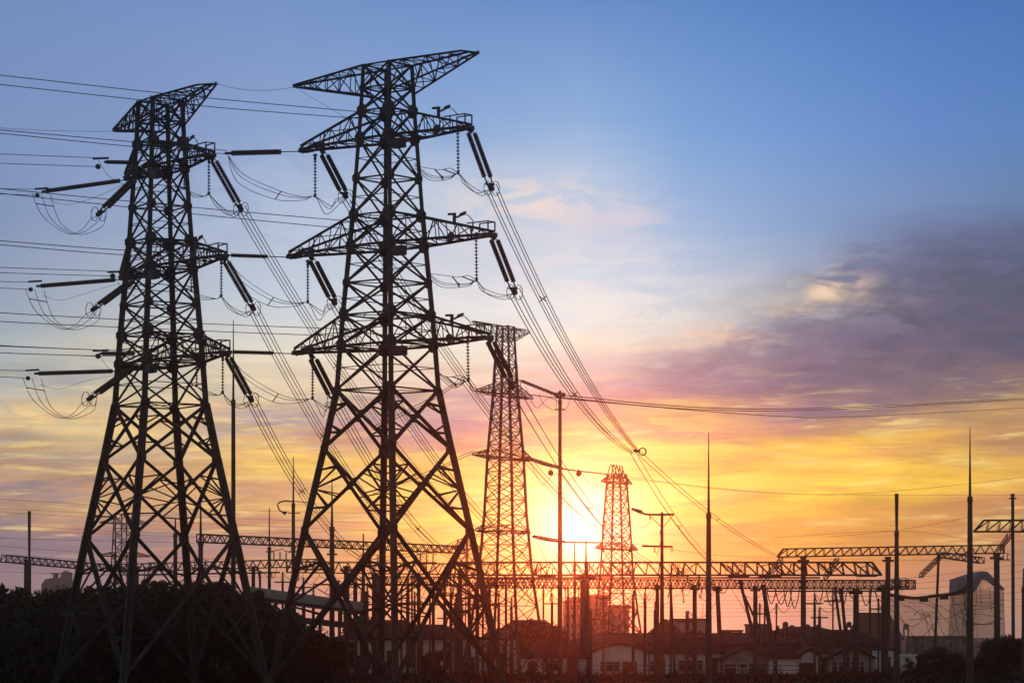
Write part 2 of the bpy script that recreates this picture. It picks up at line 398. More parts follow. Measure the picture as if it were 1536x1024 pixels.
def lattice_tower(name, label, D, xc, theta, prof, nodes, arms, topz, group, scale=1.0, detail=True, mtl='steel', legw=0.31, brw=0.135, peak=None, kink=20.4):
    X = (xc - CX) * D / F
    t = thing(name, label, 'lattice tower', (X, D, 0), -R(theta), group)
    hw = lambda z: pl(prof, z)
    # legs with gusset plates
    for ci, (sx, sy) in enumerate(((1, -1), (1, 1), (-1, 1), (-1, -1))):
        b = MB(); zs = sorted(set([0.0] + [z for z in nodes if z > 0]))
        for z0, z1 in zip(zs, zs[1:]):
            w = legw * (1.25 if z0 < kink else (0.92 if z0 < 31 else 0.72))
            b.angle((sx * hw(z0), sy * hw(z0), z0), (sx * hw(z1), sy * hw(z1), z1 + 0.05), w * 1.15, w * 0.3)
        if detail:
            for z in nodes[1:-1]:
                r = 0.36 if z < 37 else 0.26
                if any(abs(z - k[0]) < .1 or abs(z - k[1]) < .1 for k in arms): r = 0.46
                c = Vector((sx * (hw(z) + 0.03), sy * (hw(z) + 0.03), z))
                b.plate(c - Vector((sx * r * .35, 0, 0)), (0, sy, 0), r, 0.05)
                b.plate(c - Vector((0, sy * r * .35, 0)), (sx, 0, 0), r, 0.05)
            for k in range(int((nodes[-1] - 3) / 0.45)):       # step bolts
                if ci in (0, 2):
                    z = 3 + k * 0.45; s_ = hw(z)
                    b.beam((sx * s_, sy * s_, z), (sx * (s_ + 0.2 * (k % 2)), sy * (s_ + 0.2 * (1 - k % 2)), z), 0.02)
        b.build('leg', mtl, t)
    # bracing of the four faces
    for fi in range(4):
        b = MB()
        for z0, z1 in zip(nodes, nodes[1:]):
            p, q = frame_pts(hw(z0), z0), frame_pts(hw(z1), z1)
            A0, B0, A1, B1 = p[fi], p[(fi + 1) % 4], q[fi], q[(fi + 1) % 4]
            hgt = z1 - z0
            w = brw * (2.1 if hgt > 6 else 1.8 if hgt > 3.4 else (1.0 if z0 > 30 else 1.1))
            b.angle(A0, B1, w); b.angle(B0, A1, w)
            if hgt > 3.0 and detail:
                wa, wb = (A0 - B0).length, (A1 - B1).length
                tc_ = wa / (wa + wb)
                C = A0.lerp(B1, tc_)
                for N, O in ((A0, A1), (A1, A0), (B0, B1), (B1, B0)):
                    m_ = N.lerp(C, 0.5)
                    b.angle(m_, N.lerp(O, 0.27), w * 0.5)
                    b.angle(m_, N.lerp(O, 0.5 if hgt > 4 else 0.42), w * 0.5)
                    if hgt > 4.5:
                        b.angle(N.lerp(C, .75), N.lerp(O, 0.5), w * 0.42)
                b.plate(C, (A0 - B0).cross(A1 - A0), 0.30, 0.04)
            elif detail and hgt > 1.9:
                b.angle(A0.lerp(A1, .5), B0.lerp(B1, .5), w * 0.45)
        for z in nodes[1:]:
            if z >= kink or not detail:
                p = frame_pts(hw(z), z); b.angle(p[fi], p[(fi + 1) % 4], brw * 0.9)
        b.build('face_bracing', mtl, t)
    # plan diaphragms inside the body, one per level
    for z in nodes:
        if z >= kink and (detail or any(abs(z - k[0]) < .5 for k in arms)):
            b = MB()
            p = frame_pts(hw(z), z); b.angle(p[0], p[2], brw * .5); b.angle(p[1], p[3], brw * .5)
            if detail and any(abs(z - k[0]) < .2 or abs(z - k[1]) < .2 for k in arms):
                for a_, b_ in ((0, 1), (1, 2), (2, 3), (3, 0)):
                    b.angle(p[a_].lerp(p[b_], .5), p[b_].lerp(p[(b_ + 1) % 4], .5), brw * .4)
            b.build('plan_bracing', mtl, t)
    tips = {}
    for li, (z0, z1, Lr, Ll) in enumerate(arms):
        for s_, L in ((1, Lr), (-1, Ll)):
            b = MB(); a0, a1 = hw(z0), hw(z1); tw = 0.28 if not detail else 0.34; ph = 0.28 if detail else 0.2
            for sy in (-1, 1):
                r0 = Vector((s_ * a0, sy * a0, z0)); e0 = Vector((s_ * L, sy * tw, z0 + 0.05))
                r1 = Vector((s_ * a1, sy * a1, z1)); e1 = Vector((s_ * (L - .15), sy * tw, z0 + ph))
                b.angle(r0, e0, brw * 1.5); b.angle(r1, e1, brw * 1.3)
                # chords carry on through the body
                b.angle(r0, Vector((0, sy * a0, z0)), brw * 1.35)
                n = 6 if L > 6 else 4
                for k in range(1, n + 1):
                    t0, t1 = (k - 1) / n, k / n
                    b.angle(r0.lerp(e0, t1), r1.lerp(e1, t1), brw * .5)
                    if k % 2: b.angle(r0.lerp(e0, t0), r1.lerp(e1, t1), brw * .55)
                    else: b.angle(r1.lerp(e1, t0), r0.lerp(e0, t1), brw * .55)
            R0, R1 = Vector((s_ * a0, -a0, z0)), Vector((s_ * a0, a0, z0))
            E0, E1 = Vector((s_ * L, -tw, z0 + .05)), Vector((s_ * L, tw, z0 + .05))
            U0, U1 = Vector((s_ * a1, -a1, z1)), Vector((s_ * a1, a1, z1))
            V0, V1 = Vector((s_ * (L - .15), -tw, z0 + ph)), Vector((s_ * (L - .15), tw, z0 + ph))
            n = 5
            for k in range(1, n + 1):
                t0, t1 = (k - 1) / n, k / n
                b.angle(R0.lerp(E0, t1), R1.lerp(E1, t1), brw * .5)
                b.angle((R0 if k % 2 else R1).lerp((E0 if k % 2 else E1), t0), (R1 if k % 2 else R0).lerp((E1 if k % 2 else E0), t1), brw * .6)
                b.angle((U1 if k % 2 else U0).lerp((V1 if k % 2 else V0), t0), (U0 if k % 2 else U1).lerp((V0 if k % 2 else V1), t1), brw * .5)
            if detail:
                # heavy hanger plates at the arm end and two thirds out
                b.beam((s_ * L - s_ * .5, -tw - .1, z0), (s_ * L + s_ * .15, -tw * .4, z0 + .02), 0.22, 0.2)
                b.beam((s_ * L - s_ * .5, tw + .1, z0), (s_ * L + s_ * .15, tw * .4, z0 + .02), 0.22, 0.2)
                b.plate((s_ * (L - .1), 0, z0 - .08), (0, 0, 1), .42, .10)
                for tt_ in (0.62,):
                    c = R0.lerp(E0, tt_); b.plate(c, (0, 1, 0), .3, .06)
                    b.beam(c + Vector((0, 0, -.05)), c + Vector((0, 0, -.3)), .16)
            b.build('crossarm', mtl, t)
            tips[(li, s_)] = (Vector((s_ * L, 0, z0 - .05)), R0.lerp(E0, 0.62) + Vector((0, 0, -.3)))
            if detail and s_ == 1:
                h = MB()
                y_ = -tw
                e = z0 + ph
                x0_, x1_ = L - 1.35, L - .1
                zt = z0 + .85
                for x_ in (x0_, x1_):
                    h.beam((x_, y_, z0 + .3), (x_, y_, zt), .07)
                    h.beam((x_, -y_, z0 + .3), (x_, -y_, zt), .07)
                h.beam((x0_ - .5, y_, zt), (x1_, y_, zt), .07); h.beam((x0_, -y_, zt), (x1_, -y_, zt), .07)
                h.beam((x1_, y_, zt), (x1_, -y_, zt), .06)
                h.build('handrail', mtl, t)
                g_ = MB(); gx = L * .70
                zc = pl([(a1, z1), (L, z0 + ph)], gx)
                g_.beam((gx, -.6, zc - .1), (gx, -.6, zc + .55), .16); g_.beam((gx - .5, -.6, zc + .6), (gx + .1, -.6, zc + .57), .14)
                g_.beam((gx, -.6, zc + .3), (gx + .6, -.6, zc + .5), .07); g_.beam((gx + .5, -.6, zc + .5), (gx + .95, -.6, zc + .6), .14)
                g_.tube(smooth_path([Vector((gx + .2, -.6, zc + .3)), Vector((gx + 1.0, -.6, zc + .45)), Vector((gx + 1.6, -.6, zc - .05))], 5), .03)
                g_.build('lightning_arrester', 'dsteel', t)
                j = MB(); j.box(a0 + .25, a0 + 1.2, -a0 - .2, -a0 + .3, z0 - .95, z0 - .35)
                j.beam((a0 + .4, -a0, z0 - .35), (a0 + .4, -a0, z0), .07); j.beam((a0 + 1.0, -a0, z0 - .35), (a0 + 1.0, -a0, z0), .07)
                j.build('control_box', 'dsteel', t)
    if peak:
        zt, zb, Lr, Ll, drop, blunt = peak
        for s_, L in ((1, Lr), (-1, Ll)):
            b = MB(); at, ab = hw(zt), hw(zb); tw = 0.3
            bl = blunt if s_ == 1 else 0.0; dr = drop if s_ == -1 else 0.0
            for sy in (-1, 1):
                r1 = Vector((s_ * at, sy * at, zt)); e1 = Vector((s_ * (L - bl), sy * (tw if bl else 0.1), zt + (.12 if bl else 0) - dr))
                r0 = Vector((s_ * ab, sy * ab, zb)); e0 = Vector((s_ * L, sy * (.1), zt - .1 - dr))
                b.angle(r1, e1, brw * 1.15); b.angle(r0, e0, brw * 1.0)
                if bl: b.angle(e1, e0, brw)
                n = 6
                for k in range(1, n):
                    t0, t1 = (k - 1) / n, k / n
                    b.angle(r0.lerp(e0, t1), r1.lerp(e1, t1), brw * .5)
                    if k % 2: b.angle(r0.lerp(e0, t0), r1.lerp(e1, t1), brw * .55)
                    else: b.angle(r1.lerp(e1, t0), r0.lerp(e0, t1), brw * .55)
            for zz, aa, ll, dz_ in ((zt, at, L - bl, 0), (zb, ab, L, 1)):
                n = 6
                for k in range(1, n + 1):
                    t0, t1 = (k - 1) / n, k / n
                    def q_(t_, sy): return Vector((s_ * lerp(aa, ll, t_), sy * lerp(aa, .1, t_), lerp(zz, zt - dr, t_)))
                    b.angle(q_(t0, 1 if k % 2 else -1), q_(t1, -1 if k % 2 else 1), brw * .5)
                    b.angle(q_(t1, 1), q_(t1, -1), brw * .45)
            b.build('earth_wire_arm', mtl, t)
            tips[('top', s_)] = (Vector((s_ * L, 0, zt - .1 - dr)), None)
    mat4 = Matrix.Translation((X, D, 0)) @ Matrix.Rotation(-R(theta), 4, 'Z')
    return t, {k: (mat4 @ a, (mat4 @ b if b else None)) for k, (a, b) in tips.items()}, mat4

PROF = [(0, 5.75), (1.5, 5.35), (11.25, 3.84), (16.6, 2.94), (20.4, 2.35), (25.2, 2.08), (31.7, 1.62), (38.5, 1.24), (41.6, 1.12)]
NODES = [1.5, 11.25, 16.6, 20.4, 23.3, 25.3, 27.4, 29.8, 31.8, 34.2, 36.8, 38.6, 40.1, 41.6]
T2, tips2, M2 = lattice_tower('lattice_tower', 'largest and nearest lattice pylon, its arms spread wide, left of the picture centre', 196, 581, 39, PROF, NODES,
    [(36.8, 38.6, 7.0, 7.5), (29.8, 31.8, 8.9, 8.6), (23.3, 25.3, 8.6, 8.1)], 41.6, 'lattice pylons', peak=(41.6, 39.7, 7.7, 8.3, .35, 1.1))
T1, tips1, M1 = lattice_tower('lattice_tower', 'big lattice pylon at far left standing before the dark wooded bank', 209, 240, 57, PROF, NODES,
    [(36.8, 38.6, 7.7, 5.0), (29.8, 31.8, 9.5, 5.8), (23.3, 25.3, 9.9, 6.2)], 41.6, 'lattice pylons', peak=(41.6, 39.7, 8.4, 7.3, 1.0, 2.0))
P3 = [(0, 3.3), (4.5, 2.65), (10.5, 1.98), (16.5, 1.56), (22.2, 1.34), (28.3, .92), (35.3, .62)]
N3 = [0.6, 4.5, 7.3, 9.6, 11.6, 13.4, 14.8, 16.4, 17.9, 19.3, 20.7, 22.0, 23.4, 24.7, 26.0, 27.3, 28.5, 30.0, 31.4, 32.8, 34.1, 35.2]
T3, tips3, M3 = lattice_tower('lattice_tower', 'mid distance slim lattice pylon just left of the setting sun', 300, 758, -63, P3, N3,
    [(28.3, 29.5, 5.6, 5.8), (22.0, 22.9, 5.8, 6.6), (14.6, 15.4, 5.0, 6.0)], 34.6, 'lattice pylons', detail=False, legw=.22, brw=.085, peak=(35.1, 33.7, 5.2, 7.0, 0, 1.1), kink=3)
P4 = [(0, 3.6), (6, 2.7), (14, 1.95), (22, 1.6), (31, 1.05)]
N4 = [0.6, 4.5, 8, 11, 13.5, 15.8, 18, 20, 22, 24, 26, 28, 30]
T4, tips4, M4 = lattice_tower('lattice_tower', 'small pale lattice pylon just right of the setting sun', 480, 925, -62, P4, N4,
    [(28.6, 29.6, 5.0, 5.0), (18.0, 19.0, 7.2, 7.2)], 31, 'lattice pylons', detail=False, legw=.24, brw=.13, kink=3)
b = MB()
for k in range(5):
    x_ = -2 + k
    b.tube(smooth_path([Vector((x_, -.6, 29.5)), Vector((x_ * .9, 0, 31.4)), Vector((x_ * 1.2 + .4, .3, 31.0)), Vector((x_ * 1.3 + .5, .6, 29.4))], 5), .09)
b.build('jumper_hoop', 'steel', T4)
T5, tips5, M5 = lattice_tower('lattice_tower', 'faint far lattice pylon seen through the legs of the far left pylon', 640, 186, -40,
    [(0, 4.2), (15, 2.1), (30, 1.5)], [1, 6, 10, 14, 18, 21, 24, 27, 30], [(28, 29.2, 6, 6), (21, 22, 6.5, 6.5)], 30, 'lattice pylons', detail=False, legw=.26, brw=.13, kink=3)
T6, tips6, M6 = lattice_tower('lattice_tower', 'tiny lattice pylon low behind the substation left of the sunlit pole', 620, 700, -50,
    [(0, 4.0), (12, 2.1), (24, 1.3)], [1, 5, 9, 12, 15, 18, 21, 24], [(22, 23, 5, 5)], 24, 'lattice pylons', detail=False, legw=.26, brw=.13, kink=3)

# ------------------------------------------------------------------ insulators
def insulator(label, p, q, twin=False, core=None, r=0.15, pitch=0.19, a=0.14, b_=0.86, gap=0.42, group='insulator strings', ring=True):
    p, q = Vector(p), Vector(q)
    t = thing('insulator_string', label, 'insulator', p, 0, group)
    d = (q - p); L = d.length; dn = d.normalized()
    side = dn.cross(Vector((0, 1, 0)))
    if side.length < .1: side = Vector((1, 0, 0))
    side.normalize()
    if twin and abs(dn.z) > .3: side = Vector((1, .25, 0)).normalized()
    offs = (-gap / 2, gap / 2) if twin else (0,)
    fit = MB(); top_ = MB()
    for o in offs:
        k = MB(); A = dn * L * a + side * o; Bq = dn * L * b_ + side * o
        n = max(3, int((Bq - A).length / pitch))
        for i in range(n + 1):
            c = A.lerp(Bq, i / n)
            k.cyl(c - dn * pitch * .16, c + dn * pitch * .2, r, r * .45, 8)
        k.cyl(A, Bq, r * (core or (.55 if twin else .3)), n=6)
        k.build('disc_stack', 'glass', t)
        top_.cyl(side * o * .6, A, .035, n=5); fit.cyl(Bq, dn * L * .95 + side * o * .7, .05, n=5)
    top_.beam(-dn * .1, dn * .35, .16); top_.beam(-side * gap * .4, side * gap * .4, .08); top_.build('shackle', 'dsteel', t)
    if twin:
        fit.beam(dn * L * .93 - side * gap * .7, dn * L * .93 + side * gap * .7, .13)
        fit.beam(dn * L * .93, dn * L * 1.03, .3, .22)
    else: fit.beam(dn * L * .93, dn * L * 1.02, .16, .16)
    fit.build('clamp', 'dsteel', t)
    if ring:
        c = MB(); e = dn * L; rr = .42 if twin else .0
        if twin:
            for off in (-.22, .22):
                c.tube([e + side * off * 1.2 + Vector((math.cos(g) * rr * .6 + 0, math.sin(g) * rr * .5, math.sin(g) * rr * 1.2)) for g in [2 * math.pi * i / 12 for i in range(13)]], .028)
            c.build('corona_ring', 'alu', t)
    return t, q
def off(w, dxp, dyp, dd=0.0):
    x, y = px(w); return P(x + dxp, y + dyp, w.y + dd)

# ------------------------------------------------------------------ conductors
def conductors(name, label, paths, r=0.028, group=None, spacers=(), cat='power line', part='wire', n=4):
    """one line or bundle of lines clamped together; each wire a part"""
    paths = [[Vector(p) for p in pp] for pp in paths]
    base = paths[0][0].copy()
    t = thing(name, label, cat, base, 0, group)
    if len(paths) == 1:
        bpy.data.objects.remove(t)
        mb = MB().tube([p - base for p in paths[0]], r, n)
        o = mb.build(name, 'alu'); o.location = base
        return tag(o, label, cat, group)
    for pp in paths: MB().tube([p - base for p in pp], r, n).build(part, 'alu', t)
    for f in spacers:
        c = [pp[int(f * (len(pp) - 1))] - base for pp in paths]
        m = sum(c, Vector()) / len(c); s = MB()
        for a_ in c: s.beam(a_, m + (m - a_) * .05, .06)
        s.build('spacer', 'alu', t)
    return t
def bundle(a, b, sag, k=4, sp=0.40, n=28, spread_end=1.0):
    """k parallel wires from a to b"""
    a, b = Vector(a), Vector(b)
    d = (b - a); h = Vector((d.y, -d.x, 0)).normalized() if abs(d.x) + abs(d.y) > .01 else Vector((1, 0, 0))
    h = Vector((abs(h.x), h.y * (1 if h.x >= 0 else -1), 0))
    offs = {2: ((-.5, 0), (.5, 0)), 3: ((-.5, 0), (.5, 0), (0, -.8)), 4: ((-.5, .4), (.5, .4), (-.5, -.4), (.5, -.4))}[k]
    out = []
    for o, v in offs:
        sh = h * o * sp + Vector((0, 0, v * sp))
        out.append(sagged(a + sh, b + sh * spread_end, sag, n))
    return out
def pxpath(pts, n=6): return smooth_path([P(*p) for p in pts], n)

LV = ['top', 'middle', 'lowest']
WHO2, WHO1 = 'nearest pylon', 'far left pylon'

# right hand ends of the nearest pylon: twin strain string, pilot string, jumper loops, outgoing bundle
gant = {0: (1166, 834, 352), 1: (1072, 846, 345), 2: (985, 846, 345)}
ends2 = {0: (33, 90, 3.0), 1: (33, 85, 3.0), 2: (36, 72, 3.0)}
for li in range(3):
    tip, mid = tips2[(li, 1)]
    e = off(tip, *ends2[li])
    insulator(f'black twin insulator slanting from the {LV[li]} right arm tip of the {WHO2}', tip, e, True, r=.17, pitch=.15, a=.10, b_=.80)
    pil = off(tip, (-17, -24, -31)[li], 68 if li < 2 else 64, .3)
    pt = off(tip, (-18, -25, -32)[li], -2, .3)
    insulator(f'thin upright insulator hanging inside the {LV[li]} right arm of the {WHO2}', pt, pil, False, r=.13, pitch=.2, a=.08, b_=.95)
    # outgoing
    gx, gy, gD = gant[li]
    if li == 0:
        ring = P(957, 677, 262)
        conductors('conductor_bundle', f'outgoing wires from the {LV[li]} right arm of the {WHO2} to the ring clamp', bundle(e, ring, 1.6, 4, .62, spread_end=.35), .03, 'outgoing wire bundles', (.3,))
        conductors('conductor_bundle', 'pair of wires running on from the ring clamp to the upper right gantry', bundle(ring, P(gx, gy, gD), .8, 2, .5), .03, 'outgoing wire bundles', (.5,))
    elif li == 1:
        ring = P(950, 679, 262)
        conductors('conductor_bundle', f'outgoing wires from the {LV[li]} right arm of the {WHO2} to the ring clamp', bundle(e, ring, 1.6, 4, .62, spread_end=.35), .03, 'outgoing wire bundles', (.45,))
        conductors('conductor_bundle', 'three wires dropping from the ring clamp to the long gantry beam', bundle(ring, P(gx, gy, gD), .9, 3, .55), .03, 'outgoing wire bundles', (.5,))
        m_ = MB()
        c = P(964, 677, 262) 
        m_.tube([Vector((math.cos(g) * .3, math.sin(g) * .15, math.sin(g) * .32)) for g in [2 * math.pi * i / 14 for i in range(15)]], .07)
        m_.beam((-.25, 0, 0), (-.8, 0, .1), .22)
        o = m_.build('ring_clamp', 'dsteel'); o.location = c
        tag(o, 'small ring clamp where the descending wire bundles meet above the lamp post', 'clamp')
    else:
        conductors('conductor_bundle', f'outgoing wires from the {LV[li]} right arm of the {WHO2} dropping past the sun', bundle(e, P(gx, gy, gD), 2.2, 3, .6), .03, 'outgoing wire bundles', (.4,))
    ex, ey = px(e); qx, qy = px(pil); D_ = e.y
    loops = []
    for k, (dxx, dyy) in enumerate(((0, 0), (3, 7), (-4, 3))):
        x0 = (622, 640, 655)[li]
        loops.append(pxpath([(x0, qy - 16 + dyy, D_ + 3), (x0 + 22, qy + 2 + dyy, D_ + 1), (qx - 14, qy + 4 + dyy * .6, D_ - 1), (qx, qy, pil.y),
                             (qx + 12 + dxx, qy + 12 + dyy, D_ - .5), (ex - 18 + dxx, ey + 4 + dyy, D_), (ex - 3, ey + 2, D_)]))
    loops.append(pxpath([((622, 640, 655)[li], qy - 12, D_ + 3), (qx - 30, qy - 6, D_), (qx - 12, qy - 8, D_ - .5), (qx, qy, pil.y)]))
    conductors('jumper_loop', f'slack jumper wires looping below the {LV[li]} right arm of the {WHO2}', loops, .024, 'jumper loops', (.3, .45))

# left hand ends of the nearest pylon
for li in range(3):
    tip, mid = tips2[(li, -1)]
    dxs = (-100, -78, -88)[li]
    t1t = tips1[(li, 1)][0]
    e = P(340, 230, 203) if li == 0 else t1t + Vector((.1, 0, .1))
    insulator(f'level insulator reaching left from the {LV[li]} left arm of the {WHO2}', tip, e, False, r=.20, pitch=.13, a=(.30, .36, .34)[li], b_=(.93, .90, .90)[li], core=.62)
    # second strain string on the inboard corner, slanting down behind the legs
    st = mid; en = off(st, 36, 70, 3.2)
    insulator(f'twin insulator slanting down under the {LV[li]} left arm of the {WHO2}', st, en, True, r=.17, pitch=.15, a=.14, b_=.86)
    pt = off(tip, (18, 25, 24)[li], 6, -.5); pil = off(pt, 0, 62)
    insulator(f'thin upright insulator hanging below the {LV[li]} left arm of the {WHO2}', pt, pil, False, r=.13, pitch=.2, a=.08, b_=.95)
    ex, ey = px(e); qx, qy = px(pil); nx_, ny_ = px(en); D_ = tip.y
    loops = []
    for dxx, dyy in ((0, 0), (-5, 8), (4, -4)):
        loops.append(pxpath([(ex + 2, ey + 3, e.y), (ex + 22 + dxx, ey + 36 + dyy, D_ - 1), (qx - 55 + dxx, qy - 4 + dyy, D_ - 1), (qx - 18, qy + 2 + dyy * .4, D_), (qx, qy, pil.y),
                             (qx + 20 + dxx, qy + 18 + dyy, D_), (nx_ - 14, ny_ + 8 + dyy, D_ + 1), (nx_, ny_, en.y)]))
    conductors('jumper_loop', f'slack jumper wires looping below the {LV[li]} left arm of the {WHO2}', loops, .024, 'jumper loops', (.3, .55))
    conductors('conductor_bundle', f'wire bundle descending behind the {WHO2} from its {LV[li]} left arm', bundle(en, P((905, 800, 700)[li], (800, 838, 840)[li], 345), 2.5, 4, .55), .028, 'outgoing wire bundles', (.5,))
    yy = ((195, 200), (361, 367), (518, 529))[li]
    mid_y = ((213, 220), (376, 383), (526, 534))[li]
    pp = [pxpath([(-60, yy[k] - 6, 172), (0, yy[k], 176), (200, mid_y[k], 188), (ex, ey - 4 + 5 * k, e.y)]) for k in (0, 1)]
    conductors('conductor_bundle', f'incoming wire pair ending at the {LV[li]} level insulator of the {WHO2}', pp, .03, 'incoming wires')
# pairs going behind into the body of the nearest pylon
for li, (a_, m_, c_) in enumerate([((113, 127), (146, 159), (168, 178)), ((283, 290), (312, 322), (333, 345)), ((469, 482), (485, 496), (494, 505))]):
    pp = [pxpath([(-60, a_[k] - 6, 176), (0, a_[k], 178), (300, m_[k], 190), (540, c_[k], 197)]) for k in (0, 1)]
    conductors('conductor_bundle', f'{("highest", "second highest", "third highest")[li]} wire pair from the left edge to the body of the {WHO2}', pp, .03, 'incoming wires')
# earth wires
conductors('earth_wire', 'thin earth wire joining the top tips of the two big pylons', [sagged(tips1[('top', 1)][0], tips2[('top', -1)][0], .35)], .016, 'earth wires')
conductors('earth_wire', 'thin earth wire from the left edge to the top of the far left pylon', [sagged(P(-40, 189, 200), tips1[('top', -1)][0], .12)], .016, 'earth wires')
conductors('earth_wire', 'thin wire slanting from the left top tip of the nearest pylon back to its arm', [[tips2[('top', -1)][0], P(520, 178, 197)]], .012, 'earth wires')

# far left pylon: right side
for li in range(3):
    tip, mid = tips1[(li, 1)]
    e = off(tip, (45, 45, 38)[li], (80, 78, 70)[li], 3.0)
    insulator(f'twin insulator slanting from the {LV[li]} right arm tip of the {WHO1}', tip, e, True, r=.16, pitch=.17, a=.12, b_=.86, gap=.34)
    pt = off(tip, (-3, -3, -5)[li], 4, .2); pil = off(pt, 0, (54, 56, 56)[li])
    insulator(f'upright insulator hanging from the {LV[li]} right arm tip of the {WHO1}', pt, pil, False, r=.12, pitch=.2, a=.05, b_=.95)
    pt2 = off(tip, (-40, -48, -44)[li], 4, 2.5); pil2 = off(pt2, 0, (46, 48, 46)[li])
    insulator(f'short upright insulator halfway out the {LV[li]} right arm of the {WHO1}', pt2, pil2, False, r=.12, pitch=.2, a=.05, b_=.95)
    ex, ey = px(e); qx, qy = px(pil); rx, ry = px(pil2); D_ = tip.y
    loops = []
    for dxx, dyy in ((0, 0), (4, 6), (-4, 3)):
        loops.append(pxpath([(rx - 14, ry - 8 + dyy, D_ + 3), (rx, ry, pil2.y), (rx + 14, ry + 6 + dyy, D_ + 1), (qx - 6, qy + 3, D_), (qx, qy, pil.y),
                             (qx + 14 + dxx, qy + 14 + dyy, D_ + .5), (ex - 14 + dxx, ey + 6 + dyy, D_ + 1), (ex, ey, e.y)]))
    conductors('jumper_loop', f'slack jumper wires looping below the {LV[li]} right arm of the {WHO1}', loops, .024, 'jumper loops', (.25, .5))
    conductors('conductor_bundle', f'wire bundle descending right from the {LV[li]} right arm of the {WHO1}', bundle(e, P((720, 640, 565)[li], (800, 838, 842)[li], 345), 2.6, 4, .55), .028, 'outgoing wire bundles', (.3, .7))
# far left pylon: left side
for li in range(3):
    tip, mid = tips1[(li, -1)]
    tx, ty = px(tip)
    e = P((66, 58, 55)[li], (287, 429, 560)[li], tip.y - 6)
    insulator(f'long insulator stretched left from the {LV[li]} left arm of the {WHO1}', tip, e, False, r=.17, pitch=.17, a=.12, b_=.97)
    st = P((158, 176, 152)[li], (243, 397, 530)[li], 207); s2 = P((205, 160, 200)[li], (244, 397, 530)[li], 210)
    if li != 1:
        insulator(f'short level insulator at the {LV[li]} left side of the {WHO1}', s2, st, False, r=.15, pitch=.18, a=.05, b_=.95)
    tw0 = P((203, 200, 198)[li], (268, 420, 552)[li], 207); tw1 = P((148, 140, 134)[li], (321, 464, 598)[li], 203)
    insulator(f'twin insulator slanting left from the {LV[li]} left arm of the {WHO1}', tw0, tw1, True, r=.15, pitch=.18, a=.08, b_=.80, gap=.36)
    x0, y0 = (62, 52, 48)[li], (290, 433, 566)[li]; x1, y1 = px(tw1)
    loops = []
    for k in range(3):
        loops.append(pxpath([(x0 - 14 + 14 * k, y0 + k, e.y), (x0 + 2 + 12 * k, y0 + 34 + 3 * k, 203), (x0 + 38 + 4 * k, y0 + 60 - 1 * k, 203), (x0 + 60 + 3 * k, y0 + 55 + k * 3, 203), (x1 - 12 + 9 * k, y1 + 8 + 5 * k, 203), (x1 + 5 * k, y1 + 2, tw1.y)]))
    conductors('jumper_loop', f'deep jumper wires hanging at the {LV[li]} left side of the {WHO1}', loops, .022, 'jumper loops', (.1,))
    # yoke weights on the incoming lines
    y_a, y_b = ((283, 292), (422, 433), (555, 566))[li]
    pp = [pxpath([(-60, y_a - 3, 190), (0, y_a, 195), (x0, y_a + 1, e.y)]), pxpath([(-60, y_b - 3, 190), (0, y_b - 1, 195), (x0 - 6, y_b + 1, e.y)])]
    t = conductors('conductor_bundle', f'wire pair ending at the long {LV[li]} left insulator of the {WHO1}', pp, .028, 'incoming wires')
    c0 = pp[0][0]
    w = MB(); p = P(x0, y_a + 1, e.y) - c0
    w.beam(p + Vector((-.45, 0, .02)), p + Vector((.5, 0, .08)), .12); w.plate(P(x0 - 6, y_b + 1, e.y) - c0, (0, 1, 0), .17, .12, 6)
    w.build('yoke_plate', 'dsteel', t)
    y_a, y_b = ((237, 250), (407, 414), (525, 534))[li]; xe = (150, 172, 150)[li]
    pp = [pxpath([(-60, y_a - 9, 190), (0, y_a - 6, 195), (xe, y_a, 206)]), pxpath([(-60, y_b - 8, 190), (0, y_b - 5, 195), (xe - 6, y_b, 206)])]
    t = conductors('conductor_bundle', f'wire pair reaching the {LV[li]} left side of the {WHO1} body', pp, .028, 'incoming wires')
    c0 = pp[0][0]; w = MB(); p = P(xe, y_a + 1, 206) - c0
    w.beam(p + Vector((-.5, 0, 0)), p + Vector((.6, 0, .04)), .13); w.plate(P(xe - 3, y_b, 206) - c0, (0, 1, 0), .2, .12, 6)
    w.build('yoke_plate', 'dsteel', t)
    conductors('jumper_loop', f'thin jumper sagging under the {LV[li]} long left insulator of the {WHO1}', [pxpath([(x0 + 12, y0 + 10, e.y), (x0 + 40, y0 + 17, 204), (x0 + 85, y0 + 4, 206), (tx - 5, ty + 6, tip.y)])], .014, 'jumper loops')
    conductors('jumper_loop', f'short curved jumper at the {LV[li]} left side of the {WHO1}', [pxpath([(xe - 2, y_a + 3, 206), (xe + 12, y_a + 26, 206), (xe + 36, y_a + 40, 207)])], .018, 'jumper loops')

